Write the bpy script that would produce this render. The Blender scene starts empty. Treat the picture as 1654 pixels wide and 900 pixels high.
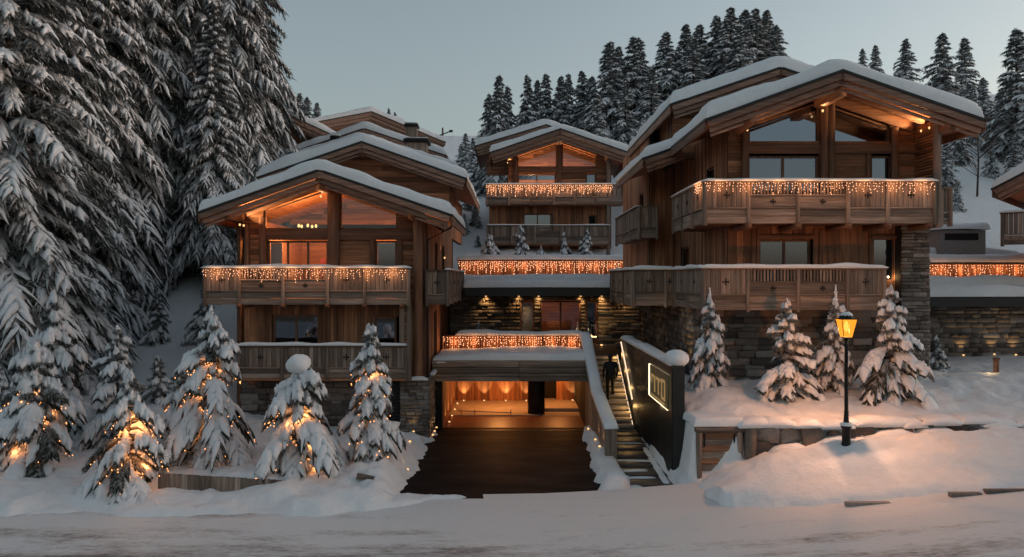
import bpy, math, random
import numpy as np
from mathutils import Matrix, Vector

random.seed(7)
RNG = np.random.default_rng(11)
SC = bpy.context.scene
COL = SC.collection
R = math.radians

# ------------------------------------------------------------------ camera, sky, sun, exposure
CZ, F = 5.7, 1240.0                      # camera height, focal length in photo pixels (1654 wide)
cam_d = bpy.data.cameras.new('camera')
cam_d.sensor_width = 36.0
cam_d.lens = 36.0 * F / 1654.0
cam_d.clip_start, cam_d.clip_end = 0.1, 3000
cam = bpy.data.objects.new('camera', cam_d)
cam.location = (0, 0, CZ)
cam.rotation_euler = (R(90), 0, 0)
COL.objects.link(cam)
SC.camera = cam

SUN_EL, SUN_AZ = 4.0, 76.0               # degrees; azimuth clockwise from +Y (the view direction)
world = bpy.data.worlds.new('World')
SC.world = world
world.use_nodes = True
wn, wl = world.node_tree.nodes, world.node_tree.links
wn.clear()
sky = wn.new('ShaderNodeTexSky')
sky.sky_type = 'NISHITA'
sky.sun_disc = False
sky.sun_elevation = R(SUN_EL)
sky.sun_rotation = R(SUN_AZ)
sky.air_density, sky.dust_density, sky.ozone_density = 1.0, 2.2, 1.6
hs = wn.new('ShaderNodeHueSaturation')
hs.inputs['Saturation'].default_value = 0.55
hs.inputs['Hue'].default_value = 0.485
bg = wn.new('ShaderNodeBackground')
bg.inputs['Strength'].default_value = 0.15
wo = wn.new('ShaderNodeOutputWorld')
wl.new(sky.outputs[0], hs.inputs['Color'])
wl.new(hs.outputs[0], bg.inputs[0])
wl.new(bg.outputs[0], wo.inputs[0])

sun_d = bpy.data.lights.new('sun', 'SUN')
sun_d.energy = 0.22
sun_d.angle = R(70)
sun_d.color = (1.0, 0.78, 0.66)
sun = bpy.data.objects.new('sun', sun_d)
sun.rotation_euler = (R(90 - 12), 0, R(180 - SUN_AZ))
COL.objects.link(sun)

SC.view_settings.view_transform = 'Standard'
SC.view_settings.look = 'None'
SC.view_settings.gamma = 1.0
SC.view_settings.exposure = 1.08
SC.render.engine = 'CYCLES'
cy = SC.cycles
cy.use_denoising = True
cy.max_bounces, cy.diffuse_bounces, cy.glossy_bounces, cy.transparent_max_bounces = 5, 3, 2, 6
cy.use_adaptive_sampling = True
cy.adaptive_threshold = .02
cy.sample_clamp_indirect = 2.0
cy.sample_clamp_direct = 12.0
cy.caustics_reflective = cy.caustics_refractive = False
cy.use_light_tree = True

def P(px, py, Y):
    return Vector(((px - 827.0) * Y / F, Y, CZ - (py - 450.0) * Y / F))
def PX(px, Y): return (px - 827.0) * Y / F
def PZ(py, Y): return CZ - (py - 450.0) * Y / F

# ------------------------------------------------------------------ materials
M = {}
def newmat(name):
    m = bpy.data.materials.new(name)
    m.use_nodes = True
    nt = m.node_tree
    b = nt.nodes['Principled BSDF']
    M[name] = m
    return m, nt, b
def node(nt, kind, **kw):
    n = nt.nodes.new(kind)
    for k, v in kw.items():
        if k in n.inputs: n.inputs[k].default_value = v
        else: setattr(n, k, v)
    return n
def ramp(nt, stops):
    n = nt.nodes.new('ShaderNodeValToRGB')
    e = n.color_ramp.elements
    while len(e) < len(stops): e.new(0.5)
    for i, (p, c) in enumerate(stops):
        e[i].position = p; e[i].color = (*c, 1)
    return n
def pos_scaled(nt, sc):
    g = node(nt, 'ShaderNodeNewGeometry')
    mp = node(nt, 'ShaderNodeMapping')
    mp.inputs['Scale'].default_value = sc
    nt.links.new(g.outputs['Position'], mp.inputs['Vector'])
    return mp.outputs[0]
def bump(nt, b, h, strength=0.4, dist=0.02):
    n = node(nt, 'ShaderNodeBump', Strength=strength, Distance=dist)
    nt.links.new(h, n.inputs['Height'])
    nt.links.new(n.outputs[0], b.inputs['Normal'])

def wood(name, c0, c1, axis, rough=0.75, vary=0.55):
    m, nt, b = newmat(name)
    sc = {'x': (0.7, 9, 14), 'y': (14, .7, 14), 'z': (9, 9, .7)}[axis]
    v = pos_scaled(nt, sc)
    oi = node(nt, 'ShaderNodeObjectInfo')
    add = node(nt, 'ShaderNodeVectorMath', operation='ADD')
    mul = node(nt, 'ShaderNodeMath', operation='MULTIPLY'); mul.inputs[1].default_value = 57.0
    nt.links.new(oi.outputs['Random'], mul.inputs[0])
    nt.links.new(v, add.inputs[0]); nt.links.new(mul.outputs[0], add.inputs[1])
    nz = node(nt, 'ShaderNodeTexNoise', Scale=1.0, Detail=5.0, Roughness=0.62)
    nt.links.new(add.outputs[0], nz.inputs['Vector'])
    rp = ramp(nt, [(0.25, tuple(x * .45 for x in c0)), (0.5, c0), (0.72, c1)])
    nt.links.new(nz.outputs[0], rp.inputs[0])
    # each plank has its own tone
    mr = node(nt, 'ShaderNodeMapRange')
    mr.inputs['To Min'].default_value = 1 - vary; mr.inputs['To Max'].default_value = 1 + vary * .7
    nt.links.new(oi.outputs['Random'], mr.inputs['Value'])
    mx = node(nt, 'ShaderNodeVectorMath', operation='SCALE')
    nt.links.new(rp.outputs[0], mx.inputs[0]); nt.links.new(mr.outputs[0], mx.inputs['Scale'])
    nt.links.new(mx.outputs[0], b.inputs['Base Color'])
    b.inputs['Roughness'].default_value = rough
    bump(nt, b, nz.outputs[0], 0.5, 0.01)
    return m
for ax in 'xyz':
    wood('wood_' + ax, (.32, .137, .066), (.52, .26, .138), ax)
    wood('grey_' + ax, (.215, .155, .12), (.37, .285, .23), ax, .8, .5)
    wood('beam_' + ax, (.19, .085, .045), (.30, .15, .085), ax, .7, .25)
    wood('barge_' + ax, (.25, .14, .10), (.38, .24, .175), ax, .75, .3)

def plain(name, c, rough=.6, metal=0, nscale=0, amt=.3):
    m, nt, b = newmat(name)
    b.inputs['Base Color'].default_value = (*c, 1)
    b.inputs['Roughness'].default_value = rough
    b.inputs['Metallic'].default_value = metal
    if nscale:
        nz = node(nt, 'ShaderNodeTexNoise', Scale=nscale, Detail=4.0)
        nt.links.new(pos_scaled(nt, (1, 1, 1)), nz.inputs['Vector'])
        rp = ramp(nt, [(.3, tuple(x * (1 - amt) for x in c)), (.7, tuple(min(1, x * (1 + amt)) for x in c))])
        nt.links.new(nz.outputs[0], rp.inputs[0]); nt.links.new(rp.outputs[0], b.inputs['Base Color'])
        bump(nt, b, nz.outputs[0], .3, .01)
    return m
plain('metal_dark', (.018, .017, .017), .45, .3)
plain('black_clad', (.012, .011, .010), .5, 0, 3, .3)
plain('dark', (.012, .010, .009), .9)
plain('iron', (.012, .012, .012), .4, .6)
plain('trunk', (.055, .035, .025), .95, 0, 9, .4)
plain('concrete', (.42, .36, .30), .7, 0, 2.5, .15)
plain('epoxy', (.22, .075, .04), .45, 0, 1.8, .25)
plain('cloth_dark', (.010, .010, .012), .85)
plain('skin', (.35, .2, .15), .6)
plain('gold', (.35, .25, .10), .4, .8)
plain('brass_plate', (.20, .17, .09), .5, .2, 4, .3)  # gold sign plate, colour lightened so it looks partly lit
plain('fabric_red', (.22, .03, .03), .8)
plain('paving', (.035, .030, .028), .45, 0, 6, .5)

def snowmat(name, c, bs, strength):
    m, nt, b = newmat(name)
    b.inputs['Base Color'].default_value = (*c, 1)
    b.inputs['Roughness'].default_value = .65
    b.inputs['Specular IOR Level'].default_value = .25
    n1 = node(nt, 'ShaderNodeTexNoise', Scale=bs, Detail=6.0, Roughness=.6)
    nt.links.new(pos_scaled(nt, (1, 1, 1)), n1.inputs['Vector'])
    bump(nt, b, n1.outputs[0], strength, .06)
    rp = ramp(nt, [(.3, tuple(x * .93 for x in c)), (.65, c)])
    nt.links.new(n1.outputs[0], rp.inputs[0]); nt.links.new(rp.outputs[0], b.inputs['Base Color'])
snowmat('snow', (.80, .82, .84), 5.0, .35)
snowmat('snow_ground', (.80, .81, .82), 4.5, .9)
snowmat('snow_tree', (.80, .81, .83), 9.0, .5)

# needles, dusted white where they face up
m, nt, b = newmat('needles')
g = node(nt, 'ShaderNodeNewGeometry')
sep = node(nt, 'ShaderNodeSeparateXYZ')
nt.links.new(g.outputs['Normal'], sep.inputs[0])
nz = node(nt, 'ShaderNodeTexNoise', Scale=7.0, Detail=3.0)
nt.links.new(g.outputs['Position'], nz.inputs['Vector'])
ad = node(nt, 'ShaderNodeMath', operation='MULTIPLY_ADD'); ad.inputs[1].default_value = .9
nt.links.new(nz.outputs[0], ad.inputs[0]); 
ab = node(nt, 'ShaderNodeMath', operation='ABSOLUTE'); nt.links.new(sep.outputs['Z'], ab.inputs[0])
nt.links.new(ab.outputs[0], ad.inputs[2])
rp = ramp(nt, [(.0, (.020, .024, .017)), (.52, (.035, .038, .027)), (.66, (.16, .16, .155)), (.95, (.42, .43, .43))])
sc_ = node(nt, 'ShaderNodeMath', operation='MULTIPLY'); sc_.inputs[1].default_value = .62
nt.links.new(ad.outputs[0], sc_.inputs[0]); nt.links.new(sc_.outputs[0], rp.inputs[0])
nt.links.new(rp.outputs[0], b.inputs['Base Color'])
b.inputs['Roughness'].default_value = .85

# stone
m, nt, b = newmat('stone')
oi = node(nt, 'ShaderNodeObjectInfo')
at = node(nt, 'ShaderNodeAttribute', attribute_name='tone')
sm = node(nt, 'ShaderNodeMath', operation='ADD'); nt.links.new(oi.outputs['Random'], sm.inputs[0]); nt.links.new(at.outputs['Fac'], sm.inputs[1])
fr = node(nt, 'ShaderNodeMath', operation='FRACT'); nt.links.new(sm.outputs[0], fr.inputs[0])
rp = ramp(nt, [(0, (.07, .058, .052)), (.4, (.15, .12, .10)), (.7, (.20, .165, .14)), (1, (.28, .25, .23))])
nt.links.new(fr.outputs[0], rp.inputs[0])
nz = node(nt, 'ShaderNodeTexNoise', Scale=14.0, Detail=5.0)
nt.links.new(pos_scaled(nt, (1, 1, 1)), nz.inputs['Vector'])
mr = node(nt, 'ShaderNodeMapRange'); mr.inputs['To Min'].default_value = .5; mr.inputs['To Max'].default_value = 1.4
nt.links.new(nz.outputs[0], mr.inputs['Value'])
mx = node(nt, 'ShaderNodeVectorMath', operation='SCALE')
nt.links.new(rp.outputs[0], mx.inputs[0]); nt.links.new(mr.outputs[0], mx.inputs['Scale'])
nt.links.new(mx.outputs[0], b.inputs['Base Color'])
b.inputs['Roughness'].default_value = .9
bump(nt, b, nz.outputs[0], .8, .02)

# road: packed snow with slush streaks and bare wet asphalt in the wheel tracks
m, nt, b = newmat('road')
v = pos_scaled(nt, (.26, 1.0, 1))
n1 = node(nt, 'ShaderNodeTexNoise', Scale=1.3, Detail=7.0, Roughness=.68); nt.links.new(v, n1.inputs['Vector'])
v2 = pos_scaled(nt, (1.2, 3.0, 1))
n2 = node(nt, 'ShaderNodeTexNoise', Scale=3.0, Detail=6.0, Roughness=.7); nt.links.new(v2, n2.inputs['Vector'])
g = node(nt, 'ShaderNodeNewGeometry'); sep = node(nt, 'ShaderNodeSeparateXYZ'); nt.links.new(g.outputs['Position'], sep.inputs[0])
# tracks: road is barer towards its middle (smaller y) and on the left
tr = node(nt, 'ShaderNodeMapRange'); tr.inputs['From Min'].default_value = 17.6; tr.inputs['From Max'].default_value = 13.6
tr.inputs['To Min'].default_value = -.17; tr.inputs['To Max'].default_value = .20
nt.links.new(sep.outputs['Y'], tr.inputs['Value'])
tx = node(nt, 'ShaderNodeMapRange'); tx.inputs['From Min'].default_value = -8; tx.inputs['From Max'].default_value = 8
tx.inputs['To Min'].default_value = .05; tx.inputs['To Max'].default_value = -.17
nt.links.new(sep.outputs['X'], tx.inputs['Value'])
s1 = node(nt, 'ShaderNodeMath', operation='ADD'); nt.links.new(tr.outputs[0], s1.inputs[0]); nt.links.new(tx.outputs[0], s1.inputs[1])
s2 = node(nt, 'ShaderNodeMath', operation='ADD'); nt.links.new(s1.outputs[0], s2.inputs[0]); nt.links.new(n1.outputs[0], s2.inputs[1])
s3 = node(nt, 'ShaderNodeMath', operation='MULTIPLY_ADD'); s3.inputs[1].default_value = .35
nt.links.new(n2.outputs[0], s3.inputs[0]); nt.links.new(s2.outputs[0], s3.inputs[2])
n5 = node(nt, 'ShaderNodeTexNoise', Scale=.35, Detail=2.0); nt.links.new(pos_scaled(nt, (.35, 1, 1)), n5.inputs['Vector'])
ph = node(nt, 'ShaderNodeMath', operation='MULTIPLY_ADD'); ph.inputs[1].default_value = 9.0; nt.links.new(n5.outputs[0], ph.inputs[0])
yk = node(nt, 'ShaderNodeMath', operation='MULTIPLY'); yk.inputs[1].default_value = 4.6; nt.links.new(sep.outputs['Y'], yk.inputs[0]); nt.links.new(yk.outputs[0], ph.inputs[2])
sn_ = node(nt, 'ShaderNodeMath', operation='SINE'); nt.links.new(ph.outputs[0], sn_.inputs[0])
rut = node(nt, 'ShaderNodeMath', operation='MULTIPLY_ADD'); rut.inputs[1].default_value = .055; nt.links.new(sn_.outputs[0], rut.inputs[0]); nt.links.new(s3.outputs[0], rut.inputs[2]); s3 = rut
n4 = node(nt, 'ShaderNodeTexNoise', Scale=9.0, Detail=6.0, Roughness=.75); nt.links.new(pos_scaled(nt, (.8, 1.4, 1)), n4.inputs['Vector'])
s4 = node(nt, 'ShaderNodeMath', operation='MULTIPLY_ADD'); s4.inputs[1].default_value = .32
nt.links.new(n4.outputs[0], s4.inputs[0]); nt.links.new(s3.outputs[0], s4.inputs[2]); s3 = node(nt, 'ShaderNodeMath', operation='SUBTRACT'); nt.links.new(s4.outputs[0], s3.inputs[0]); s3.inputs[1].default_value = .16
rp = ramp(nt, [(.56, (.74, .74, .74)), (.68, (.55, .525, .51)), (.78, (.26, .245, .235)), (.92, (.075, .068, .064))])
nt.links.new(s3.outputs[0], rp.inputs[0]); nt.links.new(rp.outputs[0], b.inputs['Base Color'])
b.inputs['Roughness'].default_value = .55
bump(nt, b, s3.outputs[0], 1.0, .09)

# wet dark asphalt
m, nt, b = newmat('asphalt')
n1 = node(nt, 'ShaderNodeTexNoise', Scale=.7, Detail=6.0, Roughness=.6); nt.links.new(pos_scaled(nt, (.6, 1.6, 1)), n1.inputs['Vector'])
rp = ramp(nt, [(.3, (.005, .0045, .0045)), (.52, (.013, .010, .0095)), (.72, (.034, .020, .016))]); nt.links.new(n1.outputs[0], rp.inputs[0])  # reddish-brown patches paint varying wet sheen into the colour
nt.links.new(rp.outputs[0], b.inputs['Base Color'])
rr = node(nt, 'ShaderNodeMapRange'); rr.inputs['To Min'].default_value = .75; rr.inputs['To Max'].default_value = .55
nt.links.new(n1.outputs[0], rr.inputs['Value']); nt.links.new(rr.outputs[0], b.inputs['Roughness'])
n3 = node(nt, 'ShaderNodeTexNoise', Scale=60.0, Detail=2.0); nt.links.new(pos_scaled(nt, (1, 1, 1)), n3.inputs['Vector'])
bump(nt, b, n3.outputs[0], .35, .01)
b.inputs['Specular IOR Level'].default_value = .06

# glass: reflects the sky, lets the room show
def glass(name, tint=(1, 1, 1), refl=.5):
    m = bpy.data.materials.new(name); m.use_nodes = True; nt = m.node_tree; nt.nodes.clear()
    o = node(nt, 'ShaderNodeOutputMaterial'); mx = node(nt, 'ShaderNodeMixShader')
    t = node(nt, 'ShaderNodeBsdfTransparent'); t.inputs[0].default_value = (*tint, 1)
    gl = node(nt, 'ShaderNodeBsdfGlossy'); gl.inputs['Roughness'].default_value = .03
    gl.inputs['Color'].default_value = (.58, .66, .80, 1)
    mx.inputs[0].default_value = refl
    nt.links.new(t.outputs[0], mx.inputs[1]); nt.links.new(gl.outputs[0], mx.inputs[2]); nt.links.new(mx.outputs[0], o.inputs[0])
    M[name] = m
glass('glass', (.75, .75, .75), .26)
glass('glass_dark', (.35, .36, .38), .42)
glass('glass_clear', (.95, .95, .95), .07)

def emit(name, c, s, sampling='AUTO'):
    m = bpy.data.materials.new(name); m.use_nodes = True; nt = m.node_tree; nt.nodes.clear()
    o = node(nt, 'ShaderNodeOutputMaterial'); e = node(nt, 'ShaderNodeEmission')
    e.inputs[0].default_value = (*c, 1); e.inputs[1].default_value = s
    nt.links.new(e.outputs[0], o.inputs[0])
    m.cycles.emission_sampling = sampling
    M[name] = m
emit('bulb', (1.0, .45, .23), 1.35, 'NONE')
emit('bulb_tree', (1.0, .36, .11), 2.0, 'NONE')
emit('led', (1.0, .72, .48), .6)
emit('led_sign', (1.0, .76, .45), 1.3)
emit('fixture', (1.0, .55, .22), .7, 'NONE')
emit('letter_glow', (1.0, .62, .25), .13, 'NONE')
emit('lamp_core', (1.0, .60, .22), 1.0, 'NONE')
m = bpy.data.materials.new('lantern_glass'); m.use_nodes = True; nt = m.node_tree; nt.nodes.clear()
o = node(nt, 'ShaderNodeOutputMaterial'); a1 = node(nt, 'ShaderNodeAddShader')
e = node(nt, 'ShaderNodeEmission'); e.inputs[0].default_value = (1.0, .36, .03, 1); e.inputs[1].default_value = .42
t = node(nt, 'ShaderNodeBsdfTransparent'); t.inputs[0].default_value = (.45, .36, .22, 1)
nt.links.new(e.outputs[0], a1.inputs[0]); nt.links.new(t.outputs[0], a1.inputs[1]); nt.links.new(a1.outputs[0], o.inputs[0])
M['lantern_glass'] = m
m, nt, b = newmat('curtain')
b.inputs['Base Color'].default_value = (.62, .62, .63, 1); b.inputs['Roughness'].default_value = .9
w = node(nt, 'ShaderNodeTexWave', Scale=9.0); w.bands_direction = 'X'; w.inputs['Distortion'].default_value = 1.0
nt.links.new(pos_scaled(nt, (1, 1, .1)), w.inputs['Vector']); bump(nt, b, w.outputs[0], .8, .04)

# ------------------------------------------------------------------ object helpers
WM = {}
def world_of(o): return WM.get(o.name, Matrix())
def link(o, parent=None):
    COL.objects.link(o)
    if parent is not None:
        o.parent = parent
        o.matrix_parent_inverse = world_of(parent).inverted()
    return o
def thing(name, label, cat, loc=(0, 0, 0), group=None):
    o = bpy.data.objects.new(name, None); COL.objects.link(o)
    o.location = loc; o.empty_display_size = .2
    o['label'] = label; o['category'] = cat
    if group: o['group'] = group
    WM[o.name] = Matrix.Translation(loc)
    return o
def tag(o, label, cat, group=None):
    o['label'] = label; o['category'] = cat
    if group: o['group'] = group
    return o

def np_mesh(name, groups, mats, smooth=False):
    """groups: list of (V (n,3), Fc (m,k), material index)"""
    me = bpy.data.meshes.new(name)
    vs, loops, tot, mi, off = [], [], [], [], 0
    for V, Fc, k in groups:
        V = np.asarray(V, np.float32).reshape(-1, 3); Fc = np.asarray(Fc, np.int32)
        vs.append(V); loops.append((Fc + off).ravel()); tot.append(np.full(len(Fc), Fc.shape[1], np.int32)); mi.append(np.full(len(Fc), k, np.int32))
        off += len(V)
    vs = np.concatenate(vs); loops = np.concatenate(loops); tot = np.concatenate(tot); mi = np.concatenate(mi)
    me.vertices.add(len(vs)); me.vertices.foreach_set('co', vs.ravel())
    me.loops.add(len(loops)); me.loops.foreach_set('vertex_index', loops)
    me.polygons.add(len(tot))
    st = np.concatenate([[0], np.cumsum(tot)[:-1]]).astype(np.int32)
    me.polygons.foreach_set('loop_start', st)
    me.polygons.foreach_set('material_index', mi)
    for mm in mats: me.materials.append(M[mm])
    me.update(calc_edges=True)
    if smooth: me.polygons.foreach_set('use_smooth', np.ones(len(tot), bool))
    me.validate()
    return me

CUBE_V = np.array([(-.5, -.5, -.5), (.5, -.5, -.5), (.5, .5, -.5), (-.5, .5, -.5), (-.5, -.5, .5), (.5, -.5, .5), (.5, .5, .5), (-.5, .5, .5)])
CUBE_F = np.array([(0, 3, 2, 1), (4, 5, 6, 7), (0, 1, 5, 4), (1, 2, 6, 5), (2, 3, 7, 6), (3, 0, 4, 7)])
_cube = {}
def cube_mesh(mat):
    if mat not in _cube: _cube[mat] = np_mesh('block_' + mat, [(CUBE_V, CUBE_F, 0)], [mat])
    return _cube[mat]
def bx(name, parent, c, s, mat, rot=None, mesh=None):
    o = bpy.data.objects.new(name, mesh or cube_mesh(mat))
    o.location = c; o.scale = s
    if rot: o.rotation_euler = rot
    return link(o, parent)
def b2(name, parent, x0, x1, y0, y1, z0, z1, mat):
    return bx(name, parent, ((x0 + x1) / 2, (y0 + y1) / 2, (z0 + z1) / 2), (abs(x1 - x0), abs(y1 - y0), abs(z1 - z0)), mat)

class MB:
    def __init__(s): s.v, s.f, s.m = [], [], []
    def box(s, x0, x1, y0, y1, z0, z1, k=0):
        n = len(s.v)
        s.v += [((x1 if a > 0 else x0), (y1 if b_ > 0 else y0), (z1 if c > 0 else z0)) for a, b_, c in CUBE_V]
        s.f += [tuple(n + i for i in q) for q in CUBE_F]; s.m += [k] * 6
        return s
    def obox(s, c, size, rot, k=0):
        n = len(s.v); mt = Matrix.Translation(c) @ rot.to_matrix().to_4x4() if hasattr(rot, 'to_matrix') else Matrix.Translation(c) @ rot
        s.v += [tuple(mt @ Vector((p[0] * size[0], p[1] * size[1], p[2] * size[2]))) for p in CUBE_V]
        s.f += [tuple(n + i for i in q) for q in CUBE_F]; s.m += [k] * 6
        return s
    def prism(s, poly, ext, k=0):
        """poly: 3D points (planar), ext: extrusion vector"""
        n = len(s.v); L = len(poly); e = Vector(ext)
        s.v += [tuple(Vector(p)) for p in poly] + [tuple(Vector(p) + e) for p in poly]
        s.f += [tuple(range(n, n + L)), tuple(range(n + 2 * L - 1, n + L - 1, -1))]
        s.f += [(n + i, n + L + i, n + L + (i + 1) % L, n + (i + 1) % L) for i in range(L)]
        s.m += [k] * (L + 2)
        return s
    def tube(s, pts, rad, seg=8, k=0):
        n = len(s.v); pts = [Vector(p) for p in pts]
        for i, p in enumerate(pts):
            d = (pts[min(i + 1, len(pts) - 1)] - pts[max(i - 1, 0)]).normalized()
            a = d.orthogonal().normalized() if abs(d.z) > .9 else d.cross(Vector((0, 0, 1))).normalized()
            c = d.cross(a)
            r = rad[i] if isinstance(rad, (list, tuple)) else rad
            for j in range(seg):
                t = 2 * math.pi * j / seg
                s.v.append(tuple(p + a * r * math.cos(t) + c * r * math.sin(t)))
        for i in range(len(pts) - 1):
            for j in range(seg):
                q = n + i * seg
                s.f.append((q + j, q + (j + 1) % seg, q + seg + (j + 1) % seg, q + seg + j)); s.m.append(k)
        s.f.append(tuple(n + j for j in range(seg - 1, -1, -1))); s.m.append(k)
        q = n + (len(pts) - 1) * seg
        s.f.append(tuple(q + j for j in range(seg))); s.m.append(k)
        return s
    def lathe(s, prof, cx, cy_, seg=12, k=0, sq=None):
        n = len(s.v)
        for r, z in prof:
            for j in range(seg):
                t = 2 * math.pi * (j + .5) / seg
                s.v.append((cx + r * math.cos(t), cy_ + r * math.sin(t), z))
        for i in range(len(prof) - 1):
            for j in range(seg):
                q = n + i * seg
                s.f.append((q + j, q + (j + 1) % seg, q + seg + (j + 1) % seg, q + seg + j)); s.m.append(k)
        s.f.append(tuple(n + j for j in range(seg - 1, -1, -1))); s.m.append(k)
        q = n + (len(prof) - 1) * seg
        s.f.append(tuple(q + j for j in range(seg))); s.m.append(k)
        return s
    def build(s, name, mats, parent=None, smooth=False):
        if isinstance(mats, str): mats = [mats]
        me = bpy.data.meshes.new(name); me.from_pydata(s.v, [], s.f)
        for mm in mats: me.materials.append(M[mm])
        me.polygons.foreach_set('material_index', s.m)
        if smooth: me.polygons.foreach_set('use_smooth', [True] * len(s.f))
        o = bpy.data.objects.new(name, me)
        return link(o, parent)

def light(kind, name, loc, energy, color, parent=None, radius=.05, aim=None, size=60, blend=.8):
    d = bpy.data.lights.new(name, kind); d.energy = energy; d.color = color; d.shadow_soft_size = radius
    o = bpy.data.objects.new(name, d); o.location = loc
    if kind == 'SPOT':
        d.spot_size = R(size); d.spot_blend = blend
        o.rotation_euler = Vector(aim).to_track_quat('-Z', 'Y').to_euler()
    return link(o, parent)
WARM = (1.0, .58, .26)

# ------------------------------------------------------------------ noise and smoothstep
def ss(a, b_, x):
    t = np.clip((x - a) / (b_ - a), 0, 1); return t * t * (3 - 2 * t)
_tab = np.random.default_rng(3).random((256, 256))
def vnoise(x, y):
    xi, yi = np.floor(x).astype(int), np.floor(y).astype(int)
    fx, fy = x - xi, y - yi
    fx = fx * fx * (3 - 2 * fx); fy = fy * fy * (3 - 2 * fy)
    g = lambda a, b_: _tab[a % 256, b_ % 256]
    return (g(xi, yi) * (1 - fx) + g(xi + 1, yi) * fx) * (1 - fy) + (g(xi, yi + 1) * (1 - fx) + g(xi + 1, yi + 1) * fx) * fy - .5
def fbm(x, y, o=4):
    r, a = 0, 1.0
    for i in range(o):
        r = r + a * vnoise(x * 2 ** i + 17.3 * i, y * 2 ** i + 9.1 * i); a *= .5
    return r

# ------------------------------------------------------------------ the ground
def road_z(x):
    return .092 * np.log1p(np.exp((np.minimum(x, 60) - 1.5) * 1.2)) / 1.2
ANG_U = [-.6, -.35, -.27, -.16, -.05, 0, .1, .3, .6, 1.0]
ANG_A = [.22, .205, .19, .15, .14, .165, .225, .262, .243, .23]
def hill(x, y):
    """slope behind the chalets"""
    u = x / np.maximum(y, 1)
    ridge = CZ + np.interp(u, ANG_U, ANG_A) * 110
    k = np.clip((y - 60) / 50, 0, 1)
    near = np.interp(y, [30, 38, 46, 52, 60], [1.6, 3.0, 5.6, 7.4, 9.6])
    rt = ss(11, 17, x)
    near = near * (1 - rt) + rt * np.interp(y, [30, 38, 46, 52, 60], [1.6, 6.2, 10.0, 12.6, 16.0])
    z = near + (ridge - 9.6 * (1 - rt) - 16.0 * rt) * k
    z = np.where(y > 110, ridge + (62 - ridge) * np.clip((y - 110) / 190, 0, 1) ** 1.5, z)
    return np.where(y > 300, 62 - (y - 300) * .02, z)
def ground(x, y):
    x = np.asarray(x, float); y = np.asarray(y, float)
    rz = road_z(x)
    n1 = fbm(x * .45, y * .45, 4); n2 = fbm(x * 1.7 + 40, y * 1.7, 4); n3 = fbm(x * 4.5, y * 4.5 + 7, 3)
    # left side
    rag = .5 * n1 + .35 * n2
    bank = ss(18.1, 19.6, y + rag)
    zl = -.02 + .42 * bank + .22 * ss(19.6, 22, y) + bank * (.10 * n2 + .05 * n3)
    zl = zl - .45 * ss(22.5, 27.5, y) * ss(-9.5, -7.5, x)
    far_l = .62 + np.interp(y, [20, 24, 40], [0, .15, 2.75])
    wl_ = ss(-9.0, -12.5, x) * ss(20, 23, y)
    zl = zl * (1 - wl_) + far_l * wl_ + .12 * n1 * bank
    # right side
    crest = np.interp(x, [4.6, 5.5, 6.5, 8.5, 11, 14, 20], [.16, .70, 1.16, 1.54, 1.70, 1.92, 2.2])
    walk = rz + .08 + .33 * ss(17.3, 18.9, y) + .05 * n1 + .02 * n3
    zr = rz - .06 + (walk - rz + .06) * ss(16.9, 17.6, y + .18 * n1 + .1 * n2)
    zr = zr + (crest - walk) * ss(18.2, 19.7, y + .4 * n1) + ss(18.5, 19.3, y) * (.10 * n2 + .05 * n3)
    zr = zr - .12 * ss(19.7, 20.3, y)
    gz = 1.80 + .02 * np.clip(x - 6, 0, 14) + .5 * ss(20.8, 24.5, y) + .16 * n1 * ss(20.6, 22, y) + .05 * n2 + .25 * np.exp(-((x - 6.3) ** 2 / 2 + (y - 22.8) ** 2 / 2.5))
    st = ss(20.48, 20.72, y + .22 * n2)
    zr = zr * (1 - st) + gz * st
    w = ss(4.6, 4.95, x)
    z = zl * (1 - w) + zr * w
    # left / centre: flatten snow between driveway and stair parapet
    ctr = ss(-3.6, -3.0, x) * (1 - w)
    zc = .05 + .28 * ss(20.0, 21.2, y) * ss(1.9, 2.7, x) + .05 * n2 - .1 * ss(26, 29, y)
    z = z * (1 - ctr) + zc * ctr
    # snow mound on the left of the driveway
    z = z + .25 * np.exp(-((x + 3.7) ** 2 / .8 + (y - 22.5) ** 2 / 5)) + .08 * n3 * np.exp(-((x + 3.5) ** 2 / 1.2)) * ss(19, 20, y)
    z = z - (.22 + .30 * n1) * ss(-9.75, -9.4, x) * ss(-5.6, -8.0, x) * ss(20.0, 19.75, y) * ss(18.6, 19.3, y)
    z = z + .06 * n2 * ss(20, 21, y) * ss(29, 27, y) + .03 * n3 * ss(19.5, 20.5, y) * ss(27, 25, y)
    z = z + .22 * ss(-9.5, -9.3, x) * ss(-5.9, -6.6, x) * ss(19.80, 19.92, y) * ss(21.5, 20.3, y)
    # cut-outs: road, driveway, walkway
    e = .30 * n2 + .08 * n3 + .05 * fbm(x * 9, y * 9, 2)
    d1 = np.minimum(np.minimum(x + 2.95 + e, 2.42 + .045 * (y - 20) - x + e), np.minimum(y - 20.15 + e * .8, 31 - y))
    d2 = np.minimum(np.minimum(x - 3.12 + .1 * n3, 4.52 - x), np.minimum(y - 20.2 + e, 29 - y)) - .12 * np.maximum(0, n2 + .1) * ss(26, 24, y)
    cut = np.maximum(ss(-.02, .14, d1), ss(-.02, .1, d2))
    z = z * (1 - cut) + (-.30) * cut
    # far terrain and the low ground under the buildings
    inb = ss(-3.3, -2.9, x) * ss(7.5, 7.0, x) * ss(29.0, 29.6, y) * ss(39.5, 38.5, y)
    z = z * (1 - inb) - 1.0 * inb
    k = ss(38, 46, y)
    z = z * (1 - k) + hill(x, y) * k + k * .5 * n1
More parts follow.
